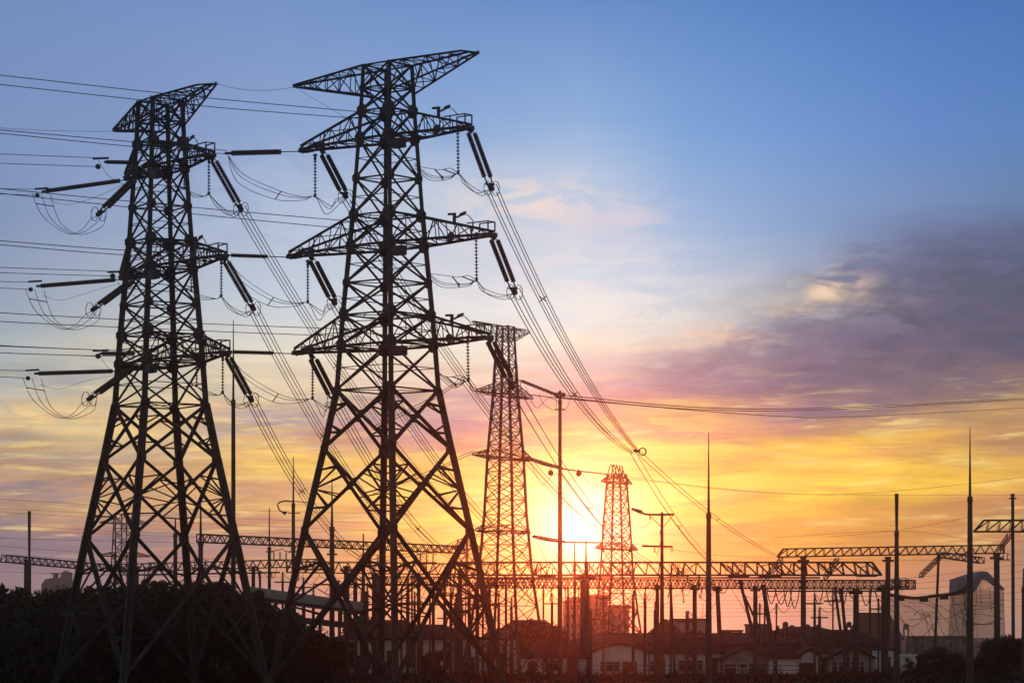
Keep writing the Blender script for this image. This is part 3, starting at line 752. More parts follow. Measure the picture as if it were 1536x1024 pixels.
# slim pylon by the sun: strain strings and lines running off to the right
def strain(label, pts, r, m_='glass'):
    return
L3 = {0: [(782, 571, 302), (835, 592, 304)], 1: [(790, 686, 302), (842, 702, 304)], 2: [(800, 804, 302), (845, 812, 304)]}
right_w = {0: [(835, 592), (1180, 613), (1600, 594)], 1: [(842, 702), (925, 713), (1200, 740), (1600, 742)], 2: [(845, 812), (960, 816), (1150, 836), (1600, 842)]}
for li in range(3):
    a_, b2 = L3[li]
    insulator(f'thick strain insulator right of the {LV[li]} arm of the sunlit slim pylon', P(*a_), P(*b2), True, r=.13, pitch=.3, a=.05, b_=.95, gap=.15, ring=False)
    q = right_w[li]; Ds = [304, 400, 480, 640][:len(q) - 1] + [640]
    main = pxpath([(x, y, d) for (x, y), d in zip(q, Ds)], 16)
    if li == 0:
        conductors('power_line', 'upper dark wire pair sagging from the tall thin pole to the right edge', [main, [p + Vector((0, 0, -.25)) for p in main]], .065, 'lines running right')
        conductors('power_line', 'lower dark wire sagging beneath the pair from the tall thin pole to the right edge', [pxpath([(782, 586, 302), (840, 597, 304), (1150, 623, 400), (1300, 624, 480), (1600, 608, 640)], 16)], .055, 'lines running right')
    else:
        conductors('power_line', f'pale wire running right from the {LV[li]} arm of the sunlit slim pylon', [main], .03, 'lines running right')
        conductors('strain_lead', f'thick lead joining the {LV[li]} arm of the slim pylon to the small pylon', [pxpath([(a_[0], a_[1] + 1, 302), (b2[0], b2[1] + .5, 304), ((925, 930)[li - 1], (712, 814)[li - 1], 474)], 12)], .10, 'leads between the slim and small pylon')
    conductors('jumper_loop', f'thin jumper loop beneath the {LV[li]} right arm of the sunlit slim pylon', [pxpath([(a_[0] + 6, a_[1] + 8, 303), (a_[0] + 22, a_[1] + 40, 303), (a_[0] + 40, a_[1] + 26, 303), (b2[0] + 2, b2[1] + 10, 304)])], .03, 'jumper loops')
    if li == 1:
        conductors('jumper_loop', 'pair of shallow jumper loops right of the tall thin pole', [pxpath([(842, 712, 304), (857, 728, 304), (868, 710, 304), (872, 706, 304)]), pxpath([(872, 708, 304), (888, 728, 304), (910, 716, 304)])], .03, 'jumper loops')
        w = MB(); w.plate((0, 0, 0), (0, 1, 0), .3, .2, 6); w.beam((0, 0, 0), (0, 0, .5), .1)
        for i_, (xx, yy_) in enumerate(((826, 708), (868, 709))):
            o = w.build('line_weight', 'dsteel'); o.location = P(xx, yy_ + 1, 304)
            tag(o, ('small dark weight on the wire just left of the tall thin pole', 'small dark weight on the wire just right of the tall thin pole')[i_], 'line weight')
    # left side wires of the slim pylon
    y0 = (590, 690, 806)[li]; xe = (650, 640, 640)[li]
    conductors('power_line', f'wires running left from the {LV[li]} left arm of the sunlit slim pylon',
        [pxpath([((705, 712, 722)[li], (562, 676, 800)[li] + k * 3, 298), (690, (568, 684, 808)[li] + k * 4, 292), (655, (592, 702, 822)[li] + k * 4, 280), (560, (640, 735, 838)[li] + k * 5, 255)]) for k in (0, 1)], .035, 'lines running left')

# ------------------------------------------------------------------ substation gantries
def truss_mesh(a, b, h, w, bays, ch=0.13, lc=0.07, dense=False, ends=(0, 0)):
    """box truss between a and b (points on the top chord line); ends = how far each end slopes in"""
    mb = MB(); d = (b - a); L = d.length; dn = d.normalized(); sd = Vector((dn.y, -dn.x, 0)).normalized()
    dz = Vector((0, 0, -h))
    def top(t, s_): return a + d * (ends[0] / L + t * (1 - (ends[0] + ends[1]) / L)) + sd * s_ * w / 2
    def bot(t, s_): return a + d * t + sd * s_ * w / 2 + dz
    for s_ in (-1, 1):
        mb.beam(top(0, s_), top(1, s_), ch); mb.beam(bot(0, s_), bot(1, s_), ch)
        mb.beam(top(0, s_), bot(0, s_), ch * .9); mb.beam(top(1, s_), bot(1, s_), ch * .9)
        for i in range(bays):
            t0, t1 = i / bays, (i + 1) / bays; tm = (t0 + t1) / 2
            mb.beam(bot(t0, s_), top(tm, s_), lc); mb.beam(top(tm, s_), bot(t1, s_), lc)
            if dense:
                mb.beam(top(t0, s_), bot(tm, s_), lc); mb.beam(bot(tm, s_), top(t1, s_), lc); mb.beam(top(t0, s_), bot(t0, s_), lc)
    for i in range(bays + 1):
        t0 = i / bays; t1 = min(1, (i + 1) / bays); s_ = 1 if i % 2 else -1
        mb.beam(top(t0, 1), top(t0, -1), lc); mb.beam(bot(t0, 1), bot(t0, -1), lc)
        mb.beam(top(t0, s_), top(t1, -s_), lc); mb.beam(bot(t0, s_), bot(t1, -s_), lc)
    return mb
def column_mesh(x, y, D, wpx, lean=0.0, spread=None, head=True):
    """concrete column; y = photo row of its top, x = column of its top; lean in px at the ground"""
    mb = MB(); r = wpx * D / F / 2
    p = P(x, y, D); q = P(x + lean, GY(D), D); q.z = 0
    mb.cyl(q, p, r * 1.1, r * .95, 10)
    if head:
        mb.cyl(p - Vector((0, 0, .15)), p + Vector((0, 0, .12)), r * 1.25, r * 1.25, 10)
        mb.beam(p + Vector((-r * 2.2, 0, -.35)), p + Vector((r * 2.2, 0, -.35)), r * .8)
    return mb
def gantry(label, x0, y0, D0, x1, y1, D1, hpx, wm, bays, cols, ends=(0, 0), dense=False, ch=.13, lc=.07, cm='conc'):
    a, b = P(x0, y0, D0), P(x1, y1, D1)
    t = thing('substation_gantry', label, 'gantry', (0, 0, 0), 0, 'substation gantries')
    h = hpx * (D0 + D1) / 2 / F
    e = (ends[0] * D0 / F, ends[1] * D1 / F)
    truss_mesh(a, b, h, wm, bays, ch, lc, dense, e).build('truss_beam', 'dsteel', t)
    for x, y, w, lean in cols:
        f = (x - x0) / (x1 - x0); D = lerp(D0, D1, f) + 0.0
        column_mesh(x, y, D, w, lean).build('column', cm, t)
    return t
gantry('upper right gantry with a long lattice beam on two round columns', 1166, 823, 352, 1506, 817, 346, 12, .8, 24, [(1332, 836, 8, -1), (1495, 832, 9, 1)], ends=(9, 0), ch=.14)
gantry('longest gantry beam, crossing behind the sunlit slim pylon to the right', 690, 843, 345, 1322, 843, 345, 19, 1.0, 34, [(1205, 836, 8, 0), (1145, 878, 7, 20), (1076, 880, 7, 6), (1110, 870, 5, 34), (877, 862, 15, 1)], ends=(0, 14), ch=.20, lc=.10)
gantry('low dense gantry beam hung with slack cable loops at right', 720, 868, 318, 1372, 870, 322, 13, .8, 60, [(986, 878, 6, 0), (1042, 878, 7, 0), (1006, 878, 4, 6), (1133, 880, 7, 0), (1262, 884, 5, 12), (1284, 884, 9, 0), (1327, 878, 11, 0)], dense=True, ch=.12, lc=.06)
gantry('sloping gantry beam between the two big pylons', 300, 801, 300, 692, 819, 345, 11, .8, 30, [(404, 822, 5, 0), (440, 822, 6, 0), (498, 826, 7, 0)], ch=.12, lc=.08)
gantry('low gantry beam running from the left edge behind the far left pylon', 4, 832, 330, 168, 847, 345, 10, .8, 16, [(39, 840, 6, -1), (172, 850, 5, 0)], ends=(4, 0), ch=.10, lc=.07)
gantry('low gantry beam behind the far left pylon legs', 172, 846, 346, 480, 838, 346, 11, .8, 26, [(205, 850, 7, 0), (300, 850, 6, 0), (380, 850, 6, 0)], ch=.11, lc=.07)
gantry('middle gantry beam behind the legs of the nearest pylon', 430, 842, 336, 742, 846, 336, 16, .8, 22, [(520, 850, 9, 0), (562, 862, 9, 0), (628, 862, 6, 0), (690, 860, 7, 0)], dense=False, ch=.12, lc=.08)
gantry('lower gantry beam seen between the front legs of the nearest pylon', 560, 864, 312, 742, 866, 312, 11, .7, 18, [(650, 876, 5, 0), (716, 876, 6, 0)], dense=True, ch=.10, lc=.05)
gantry('gantry with a pointed beam end at the right picture edge', 1461, 780, 300, 1640, 780, 300, 17, .8, 10, [(1519, 742, 5, 1)], ends=(15, 0), ch=.16)
gantry('short slanting gantry arm beside the pale net clad tower', 1412, 828, 330, 1472, 836, 310, 8, .6, 6, [(1408, 832, 4, -7)], ch=.10)
t = thing('diagonal_strut', 'small lattice strut slanting up to the short gantry arm', 'gantry', (0, 0, 0), 0, 'slanting struts')
truss_mesh(P(1381, 860, 328), P(1412, 830, 330), .45, .4, 6, .07, .04).build('truss_beam', 'dsteel', t)
t = thing('diagonal_strut', 'small lattice strut slanting down from the pointed beam at the right edge', 'gantry', (0, 0, 0), 0, 'slanting struts')
truss_mesh(P(1498, 822, 340), P(1514, 800, 302), .4, .4, 6, .07, .04).build('truss_beam', 'dsteel', t)
t = thing('diagonal_strut', 'small lattice strut rising through the right end of the longest gantry', 'gantry', (0, 0, 0), 0, 'slanting struts')
truss_mesh(P(1238, 862, 345), P(1256, 836, 350), .5, .4, 6, .07, .04).build('truss_beam', 'dsteel', t)
t = thing('diagonal_strut', 'small lattice strut at the left end of the upper right gantry', 'gantry', (0, 0, 0), 0, 'slanting struts')
truss_mesh(P(1150, 862, 345), P(1172, 836, 352), .5, .4, 6, .07, .04).build('truss_beam', 'dsteel', t)

# drooping jumper loops and small insulators below the dense beam
rr = random.Random(3)
t = thing('cable_loops', 'black cable loops drooping below the dense gantry beam at right', 'cable loops', (0, 0, 0))
x = 1150
while x < 1328:
    w_ = rr.uniform(12, 22); dp = rr.uniform(14, 30)
    if not 1196 < x < 1204:
        MB().tube(pxpath([(x, 882, 320), (x + w_ * .18, 882 + dp * .6, 320), (x + w_ * .5, 882 + dp, 320), (x + w_ * .85, 882 + dp * .5, 320), (x + w_, 882, 320)], 4), .07).build('cable', 'alu', t)
    x += w_ + rr.uniform(-6, 6)
t = thing('cable_loops', 'thin cable loops hanging above the rooftops right of the thick sunlit column', 'cable loops', (0, 0, 0))
for x0_, x1_, dp in ((885, 930, 22), (930, 955, 38), (955, 985, 22), (1040, 1076, 20), (720, 770, 26), (780, 830, 22)):
    MB().tube(pxpath([(x0_, 880, 319), (lerp(x0_, x1_, .5), 880 + dp, 319), (x1_, 880, 319)], 8), .045).build('cable', 'alu', t)
# disconnector and post insulator clusters standing on the beams
def switchgear(label, x, y, D, s, seed, group='switchgear on the gantry beams'):
    r_ = random.Random(seed); t = thing('switchgear', label, 'switchgear', P(x, y, D), 0, group)
    for k in range(3):
        xx = (k - 1) * s * .5
        m_ = MB(); n = 7
        for i in range(n): m_.cyl((xx, 0, i * s * .08), (xx, 0, i * s * .08 + s * .045), s * .085, s * .05, 8)
        m_.cyl((xx, 0, -s * .15), (xx, 0, s * .62), s * .035, n=6); m_.build('post_insulator', 'glass', t)
    m_ = MB(); m_.beam((-s * .75, 0, s * .62), (s * .3, 0, s * (.62 + r_.uniform(0, .25))), s * .06); m_.beam((s * .3, 0, s * .7), (s * .8, 0, s * .55), s * .06)
    m_.tube(smooth_path([Vector((-s * .75, 0, s * .6)), Vector((-s * 1.0, 0, s * .2)), Vector((-s * .7, 0, -s * .3)), Vector((-s * .3, 0, -s * .1))], 5), s * .025)
    m_.build('contact_arm', 'dsteel', t)
    m_ = MB(); m_.beam((-s * .8, 0, -s * .08), (s * .8, 0, -s * .08), s * .12); m_.build('base_bar', 'dsteel', t)
    return t
for i, (x, y, D, s_, lab) in enumerate([
    (420, 838, 320, 1.3, 'switchgear cluster beside the tall spiked lamp mast'), (470, 852, 320, 1.5, 'switchgear on the beam left of the nearest pylon left leg'),
    (556, 846, 320, 1.5, 'switchgear inside the left half of the nearest pylon legs'), (640, 842, 330, 1.4, 'switchgear right of the nearest pylon centre leg'),
    (700, 864, 318, 1.2, 'switchgear at the foot of the nearest pylon right leg'), (1108, 862, 340, 1.5, 'spiky switchgear on the longest gantry left of the leaning struts'),
    (1155, 862, 336, 1.6, 'switchgear hanging at the left end of the upper right gantry'), (1300, 862, 336, 1.4, 'switchgear at the right end of the longest gantry'),
    (1016, 862, 336, 1.2, 'switchgear behind the wooden lamp pole'), (905, 862, 336, 1.3, 'switchgear between the thick column and small pylon'),
    (300, 850, 330, 1.2, 'switchgear behind the right leg of the far left pylon'), (232, 852, 330, 1.0, 'switchgear between the middle legs of the far left pylon'),
    (820, 863, 336, 1.3, 'switchgear left of the tall thin pole by the sun'), (1505, 838, 312, .9, 'switchgear dangling below the right edge gantry'), (1350, 878, 318, 1.2, 'switchgear over the dark brick house')]):
    switchgear(lab, x, y, D, s_, i)
# fans of jumper wires inside the beams
rr = random.Random(11)
for i, (x, y, D, lab) in enumerate([(1106, 862, 344, 'burst of jumper wires inside the longest gantry near the leaning struts'), (1018, 862, 344, 'burst of jumper wires inside the longest gantry by the lamp pole'), (1180, 862, 344, 'burst of jumper wires under the left end of the upper right gantry'),
        (1245, 860, 344, 'tangle of jumper wires at the right of the longest gantry'), (880, 862, 344, 'burst of jumper wires above the thick sunlit column'), (940, 862, 344, 'burst of jumper wires in front of the small pylon'), (800, 862, 344, 'burst of jumper wires between slim pylon and thin pole'), (640, 862, 335, 'burst of jumper wires right of the nearest pylon centre'), (590, 862, 335, 'burst of jumper wires behind the nearest pylon centre leg')]):
    t = thing('jumper_wires', lab, 'jumper wires', (0, 0, 0), 0, 'bursts of jumper wires')
    for k in range(9):
        xx = x + rr.uniform(-26, 26)
        MB().tube(pxpath([(x + rr.uniform(-3, 3), y, D), (lerp(x, xx, .6), y - rr.uniform(6, 12), D), (xx, y - 17, D)], 4), .06).build('wire', 'dsteel', t)

rr = random.Random(77)
for i in range(26):
    x = rr.uniform(560, 1140) if i < 18 else rr.uniform(200, 470)
    y, D = ((881, 320) if rr.random() < .5 else (863, 344)) if x > 730 else ((860, 334) if x > 470 else (851, 345))
    p_ = P(x, y, D)
    insulator('short dark insulator string hanging under a substation gantry beam', p_, p_ - Vector((rr.uniform(-.3, .3), 0, rr.uniform(1.0, 1.7))), False, r=.15, pitch=.2, a=.08, b_=.92, group='insulators hanging under the gantry beams', ring=False)
for lab, x0, y0, x1, y1, D in (('long round busbar running just under the longest gantry beam', 700, 866, 1230, 866, 332), ('round busbar strung low behind the nearest pylon', 470, 876, 760, 878, 330),
                               ('thin busbar under the low gantry of the far left pylon', 190, 862, 420, 858, 338), ('busbar ending at the dark column on the right', 1150, 886, 1330, 886, 326), ('lowest busbar between the nearest pylon front legs', 500, 906, 742, 906, 310)):
    tag(MB().cyl(P(x0, y0, D), P(x1, y1, D), .09, n=8).build('busbar', 'alu'), lab, 'busbar', 'busbars')

t = thing('cable_loops', 'tangled slack cables drooping among the posts behind the nearest pylon', 'cable loops', (0, 0, 0))
for k in range(34):
    x0 = rr.uniform(470, 740); w_ = rr.uniform(15, 50); y0 = rr.uniform(848, 915); D = rr.uniform(305, 340)
    MB().tube(pxpath([(x0, y0, D), (x0 + w_ * .3, y0 + rr.uniform(4, 16), D), (x0 + w_ * .7, y0 + rr.uniform(4, 16), D), (x0 + w_, y0 + rr.uniform(-8, 8), D)], 4), rr.uniform(.03, .05)).build('cable', 'alu', t)
t = thing('cable_loops', 'slack cables drooping among the posts between the sun and the leaning struts', 'cable loops', (0, 0, 0))
for k in range(22):
    x0 = rr.uniform(740, 1140); w_ = rr.uniform(12, 40); y0 = rr.uniform(862, 890); D = rr.uniform(316, 340)
    MB().tube(pxpath([(x0, y0, D), (x0 + w_ * .3, y0 + rr.uniform(4, 20), D), (x0 + w_ * .7, y0 + rr.uniform(4, 20), D), (x0 + w_, y0 + rr.uniform(-4, 4), D)], 4), rr.uniform(.025, .045)).build('cable', 'alu', t)

# ------------------------------------------------------------------ masts and poles
def mast(label, x, ytop, wtop, ybreak, wbreak, wbase, D, lean=0, group='lightning masts', m_='conc', name='lightning_mast'):
    s_ = D / F; t = thing(name, label, 'mast', (P(x + lean, 0, D).x, D, 0), 0, group)
    p0 = Vector((0, 0, 0)); pb = P(x, ybreak, D) - t.location; pt = P(x, ytop, D) - t.location
    MB().cyl(p0, pb, wbase * s_ / 2, wbreak * s_ / 2, 10).build('shaft', m_, t)
    if ytop < ybreak:
        MB().cyl(pb - Vector((0, 0, .3)), pt, wbreak * s_ / 2 * .62, wtop * s_ / 2, 8).build('spike', 'dsteel', t)
        MB().cyl(pb - Vector((0, 0, .4)), pb + Vector((0, 0, .05)), wbreak * s_ / 2 * 1.25, wbreak * s_ / 2 * 1.1, 10).build('collar', 'dsteel', t)
    return t
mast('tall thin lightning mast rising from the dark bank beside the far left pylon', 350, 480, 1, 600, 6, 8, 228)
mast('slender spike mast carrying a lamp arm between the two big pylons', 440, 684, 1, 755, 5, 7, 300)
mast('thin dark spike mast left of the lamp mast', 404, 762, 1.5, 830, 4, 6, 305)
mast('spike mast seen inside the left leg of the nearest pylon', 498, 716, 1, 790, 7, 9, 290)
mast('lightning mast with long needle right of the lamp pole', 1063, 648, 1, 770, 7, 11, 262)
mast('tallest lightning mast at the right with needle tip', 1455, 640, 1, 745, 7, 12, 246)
mast('blunt dark mast left of the dark brick house roof end', 1345, 740, 6, 797, 6, 10, 262)
mast('blunt grey mast near the left picture edge', 44, 766, 5, 840, 5.5, 6, 300)
mast('thin hazy mast inside the far left pylon legs', 173, 768, 1.5, 830, 3.5, 4.5, 330)
mast('thick hazy mast behind the far left pylon inner leg', 263, 778, 2, 800, 6, 7, 320)
mast('cone topped mast right of the far left pylon inner legs', 301, 756, 2, 812, 7.5, 5.5, 320)
mast('faint short mast behind the nearest pylon', 545, 800, 2, 850, 5, 7, 330)
mast('spiked post on the long gantry left of the sun glare', 862, 812, 1.5, 845, 4, 5, 346)
mast('spiked post on the long gantry under the sun glare', 879, 810, 1.5, 845, 5, 6, 346)
mast('thin post standing between lamp pole and small pylon', 1006, 862, 2, 880, 3.5, 4, 330)
mast('thin dark mast at the right picture border', 1535, 852, 2, 880, 5, 6, 280)
# tall thin pole with line fittings, by the sun
t = mast('tall thin line pole catching the sunset just left of the sun', 840, 588, 6, 600, 5, 9, 304, group=None, m_='conc', name='line_pole')
b = MB(); o_ = t.location
b.beam(P(832, 592, 304) - o_, P(848, 592, 304) - o_, .4); b.cyl(P(840, 592, 304) - o_, P(840, 586, 304) - o_, .15)
b.beam(P(832, 614, 304) - o_, P(848, 614, 304) - o_, .12)
b.build('crossbar', 'dsteel', t)
for x0_, x1_ in ((812, 832), (848, 862)):
    MB().tube(pxpath([(x0_, 592, 304), (lerp(x0_, x1_, .3), 606, 304), (lerp(x0_, x1_, .75), 615, 304), (x1_, 606, 304), (x1_ + 4, 594, 304)], 5), .03)
b = MB().tube([p - o_ for p in pxpath([(808, 590, 304), (815, 605, 304), (828, 614, 304), (834, 612, 304), (834, 596, 304)], 5)], .035); b.build('jumper', 'alu', t)
b = MB().tube([p - o_ for p in pxpath([(856, 593, 304), (852, 608, 304), (847, 615, 304), (843, 610, 304)], 5)], .035); b.build('jumper', 'alu', t)
# wooden pole with crossarms and a street lamp
X0 = P(993, 0, 316).x
t = thing('lamp_pole', 'wooden pole with two crossarms and a street lamp right of the sun', 'lamp pole', (X0, 316, 0))
o_ = t.location; q = lambda x, y: P(x, y, 316) - o_
MB().cyl((0, 0, 0), q(993, 768), .28, .15, 10).build('pole', 'wood', t)
MB().tube(smooth_path([q(962, 768), q(970, 771), q(990, 771.5), q(1011, 771)], 4), .11, 6).build('crossarm', 'dsteel', t)
MB().tube([q(963, 818.5), q(1009, 819.5)], .10, 6).build('crossarm', 'dsteel', t)
b = MB(); b.beam(q(947, 762.5), q(963, 768), .30, .26, w2=.5); b.build('lamp_head', 'lamp', t)
b = MB(); b.beam(q(975, 773), q(991, 789), .07); b.beam(q(1010, 772), q(995, 790), .07); b.build('brace', 'dsteel', t)
for xx, y0_ in ((975, 772), (982, 821), (1008, 820)):
    b = MB()
    for i in range(5): b.cyl(q(xx, y0_ + i * 1.6), q(xx, y0_ + i * 1.6 + 1), .14, .07, 6)
    b.build('insulator', 'glass', t)
b = MB().tube([p - o_ for p in pxpath([(975, 782, 316), (966, 790, 316), (950, 788, 316)], 5)], .03); b.build('jumper', 'alu', t)
b = MB().tube([p - o_ for p in pxpath([(985, 832, 316), (991, 812, 316), (990, 795, 316)], 5)], .05); b.build('jumper', 'alu', t)
# lamp arm on the spike mast between the pylons
t = thing('street_lamp', 'curved street lamp arm fixed to the spike mast between the pylons', 'street lamp', P(440, 752, 299.6))
o_ = t.location; q = lambda x, y: P(x, y, 299.6) - o_
MB().tube(smooth_path([q(440, 752), q(427, 751), q(417, 755), q(419, 764), q(427, 770)], 5), .07, 6).build('arm', 'dsteel', t)
MB().cyl(q(427, 767), q(427, 772), .30, .05, 8).build('lamp_head', 'lamp', t)
MB().tube([q(432, 769), q(450, 769)], .05, 5).build('bracket', 'dsteel', t)
MB().tube([q(440, 751), q(466, 754)], .04, 5).build('bracket', 'dsteel', t)
# leaning struts
for lab, a_, b2, w_, D in (('long thin strut leaning left under the longest gantry', (1110, 878), (1170, 1010), .30, 338), ('thin stay cable leaning right above the low roofs', (1096, 880), (1150, 968), .07, 336),
                     ('leaning post behind the net by the blunt mast', (1408, 838), (1401, 985), .28, 322), ('leaning post at the right of the drooping cable loops', (1252, 880), (1270, 1005), .35, 316)):
    p_, q_ = P(*a_, D), P(*b2, D)
    if b2[1] > 975: q_.z = 0
    tag(MB().cyl(q_, p_, w_ / 2, w_ / 2 * .8, 8).build('leaning_strut', 'conc' if w_ > .1 else 'alu'), lab, 'strut', 'leaning struts')

# ------------------------------------------------------------------ distant service wires low over the yard
rr = random.Random(5)
low = []
for k in range(10):
    y0_ = 745 + k * 12; low.append(((-40, y0_ + rr.uniform(-4, 4)), (260, y0_ + 14 + rr.uniform(-6, 6)), (620, y0_ + rr.uniform(10, 30))))
for k in range(7):
    y0_ = 858 + k * 9; low.append(((1240, y0_ + 18 - k * 3), (1400, y0_ + 5), (1600, y0_ - 22 + k * 2)))
for k in range(6):
    y0_ = 890 + k * 6; low.append(((880, y0_), (1080, y0_ + 4), (1340, y0_ + rr.uniform(-4, 4))))
low += [((925, 716), (1240, 742), (1600, 708)), ((1160, 806), (1345, 796), (1440, 806)), ((1440, 806), (1520, 812), (1600, 800)), ((1240, 805), (1345, 795), (1455, 775))]
t = thing('yard_wires', 'faint far service wires strung low across the substation', 'wires', (0, 0, 0))
for c_ in low:
    D = rr.uniform(360, 430); pts = pxpath([(x, y, D) for x, y in c_], 10)
    MB().tube(pts, .02, 3).build('wire', 'alu', t)

# ------------------------------------------------------------------ buildings
def house(label, x0, x1, ye, yr, D, depth, wall='white', roof='tile', kind='ridge', wins=(), doors=(), over=.4, name='house', z0=None, cat='house', frame_m='frame', extras=None, group='low houses behind the substation', rin=None):
    s_ = D / F; X0, X1 = (x0 - CX) * s_, (x1 - CX) * s_
    ze = H + (HY - ye) * s_; zr = H + (HY - yr) * s_; w = X1 - X0; zb = z0 or 0.0
    t = thing(name, label, cat, (X0, D, zb), 0, group); ze -= zb; zr -= zb
    mw = MB(); mr = MB()
    if kind == 'gable':      # gable end faces the camera
        mw.prism([(0, 0), (w, 0), (w, ze), (w / 2, zr - .12), (0, ze)], 0, depth)
        th = .14; o2 = over
        for sgn, xa in ((1, 0), (-1, w)):
            k = (zr - ze) / (w / 2)
            poly = [(xa - sgn * o2, ze - k * o2), (w / 2, zr), (w / 2, zr + th), (xa - sgn * o2, ze - k * o2 + th)]
            mr.prism(poly if sgn == 1 else poly[::-1], -o2, depth + o2)
    elif kind == 'arch':
        n = 12; pts = [(w * i / n, ze + (zr - ze) * math.sin(math.pi * i / n) - .1) for i in range(n + 1)]
        mw.prism([(0, 0), (w, 0)] + pts[::-1], 0, depth)
        pa = [(w * (i / n) * (1 + .06) - w * .03, ze + (zr - ze) * math.sin(math.pi * i / n)) for i in range(n + 1)]
        mr.prism(pa + [(x, z + .2) for x, z in pa[::-1]], -over, depth + over)
    elif kind == 'flat':
        mw.box(0, w, 0, depth, 0, ze); mr.box(-over * .4, w + over * .4, -over * .4, depth + over * .4, ze, zr)
    else:                     # ridge runs across the view, hipped
        mw.box(0, w, 0, depth, 0, ze)
        hi = min(w * .25, depth * .5) if rin is None else rin
        vs = [(-over, -over, ze), (w + over, -over, ze), (w + over, depth + over, ze), (-over, depth + over, ze), (hi, depth / 2, zr), (w - hi, depth / 2, zr),
              (-over, -over, ze - .14), (w + over, -over, ze - .14), (w + over, depth + over, ze - .14), (-over, depth + over, ze - .14)]
        mr.add(vs, [(0, 1, 5, 4), (1, 2, 5), (2, 3, 4, 5), (3, 0, 4), (9, 8, 7, 6), (6, 7, 1, 0), (7, 8, 2, 1), (8, 9, 3, 2), (9, 6, 0, 3)])
        rc = MB().beam((hi, depth / 2, zr + .03), (w - hi, depth / 2, zr + .03), .22, .16); 
    mw.build('wall', wall, t)
    ro = mr.build('roof', roof, t)
    if kind == 'ridge': rc.build('ridge_cap', 'tin', ro)
    for (a_, b_, yt, yb) in wins:
        xa, xb = (a_ - x0) * s_, (b_ - x0) * s_; zt, zbm = H + (HY - yt) * s_ - zb, H + (HY - yb) * s_ - zb
        f = MB(); th = .09
        f.box(xa - th, xb + th, -.09, .02, zt, zt + th); f.box(xa - th, xb + th, -.13, .02, zbm - th, zbm)
        f.box(xa - th, xa, -.08, .02, zbm, zt); f.box(xb, xb + th, -.08, .02, zbm, zt)
        nm = max(1, int((xb - xa) / .7))
        for i in range(1, nm): f.box(lerp(xa, xb, i / nm) - .03, lerp(xa, xb, i / nm) + .03, -.07, .0, zbm, zt)
        if (zt - zbm) > .9: f.box(xa, xb, -.06, 0, zbm + (zt - zbm) * .68, zbm + (zt - zbm) * .68 + .06)
        fo = f.build('window', frame_m, t)
        MB().box(xa, xb, -.035, .01, zbm, zt).build('pane', 'pane', fo)
    for (a_, b_, yt, yb) in doors:
        xa, xb = (a_ - x0) * s_, (b_ - x0) * s_; zt = H + (HY - yt) * s_ - zb
        d = MB().box(xa, xb, -.06, .03, 0.03, zt).build('door', 'door', t)
        MB().box(xb - .22, xb - .12, -.12, -.06, zt * .45, zt * .5).build('handle', 'frame', d)
    return t
GYF = lambda D: GY(D)
# front row
house('long hipped hall left of centre with many tall pale windows', 500, 722, 957, 937, 338, 12, 'cream', 'tile', 'ridge',
      [(506, 514, 962, 1000), (522, 530, 962, 998), (536, 556, 983, 1003), (560, 574, 962, 1000), (590, 598, 958, 1000), (612, 622, 958, 1000), (628, 634, 958, 1000), (642, 660, 980, 1002), (668, 676, 962, 1000), (700, 712, 985, 1005)], [(580, 588, 975, 1008)])
house('low cream annex with a corner porch right of the nearest pylon', 724, 776, 957, 944, 340, 8, 'cream', 'tin', 'ridge', [(730, 736, 962, 1000), (752, 758, 966, 1000)], [(764, 770, 975, 1008)])
house('dark roofed shed under the slim pylon', 780, 880, 985, 958, 336, 8, 'white', 'tile', 'ridge', [(792, 806, 992, 1004), (820, 838, 990, 1004)], [(854, 868, 986, 1008)])
house('white house with a shallow curved roof and dark windows behind the sunlit poles', 887, 972, 979, 966, 332, 9, 'white', 'tin', 'arch', [(901, 907, 992, 1006), (909, 920, 992, 1006), (921, 929, 992, 1006), (934, 955, 992, 1007)])
house('white lean building between the curved roof and the lamp pole', 974, 1010, 978, 965, 334, 8, 'white', 'tile', 'ridge', [(976, 982, 992, 1006)], [(985, 998, 988, 1008)])
house('white house with small porch windows behind the needle mast', 1002, 1082, 978, 958, 340, 9, 'white', 'tile', 'ridge', [(1018, 1028, 990, 1006), (1032, 1042, 990, 1006), (1046, 1054, 990, 1006), (1026, 1040, 981, 986)], [(1066, 1076, 985, 1008)])
house('grey gabled house with wide white framed windows', 1086, 1154, 987, 971, 334, 10, 'greyw', 'tile', 'gable', [(1087, 1104, 995, 1013), (1110, 1120, 995, 1001), (1123, 1146, 994, 1014)])
house('house with a steep dark roof beside the garage', 1155, 1196, 985, 966, 332, 8, 'white', 'tile', 'ridge', [(1160, 1166, 990, 1008)])
house('white gabled garage with a wide dark door', 1196, 1232, 986, 974, 333, 8, 'white', 'tile', 'gable', [], [(1199, 1222, 993, 1008)])
house('grey conservatory with a rounded roof and narrow panes', 1244, 1312, 988, 974, 330, 8, 'greyw', 'tin', 'arch', [(1248, 1256, 992, 1010), (1258, 1266, 992, 1010), (1276, 1282, 992, 1012), (1290, 1296, 992, 1012)])
house('small white block with a flat ledge right of the conservatory', 1318, 1344, 975, 972, 336, 6, 'white', 'tin', 'flat', [(1330, 1336, 985, 1003)])
house('bright white upper wall with thin terrace slab near the dark mast', 1352, 1378, 984, 981, 345, 5, 'white', 'white', 'flat', [(1358, 1364, 986, 992)])
house('little white porch beside the gabled garage', 1234, 1246, 980, 976, 335, 5, 'white', 'tin', 'flat', [], [(1236, 1240, 990, 1008)])
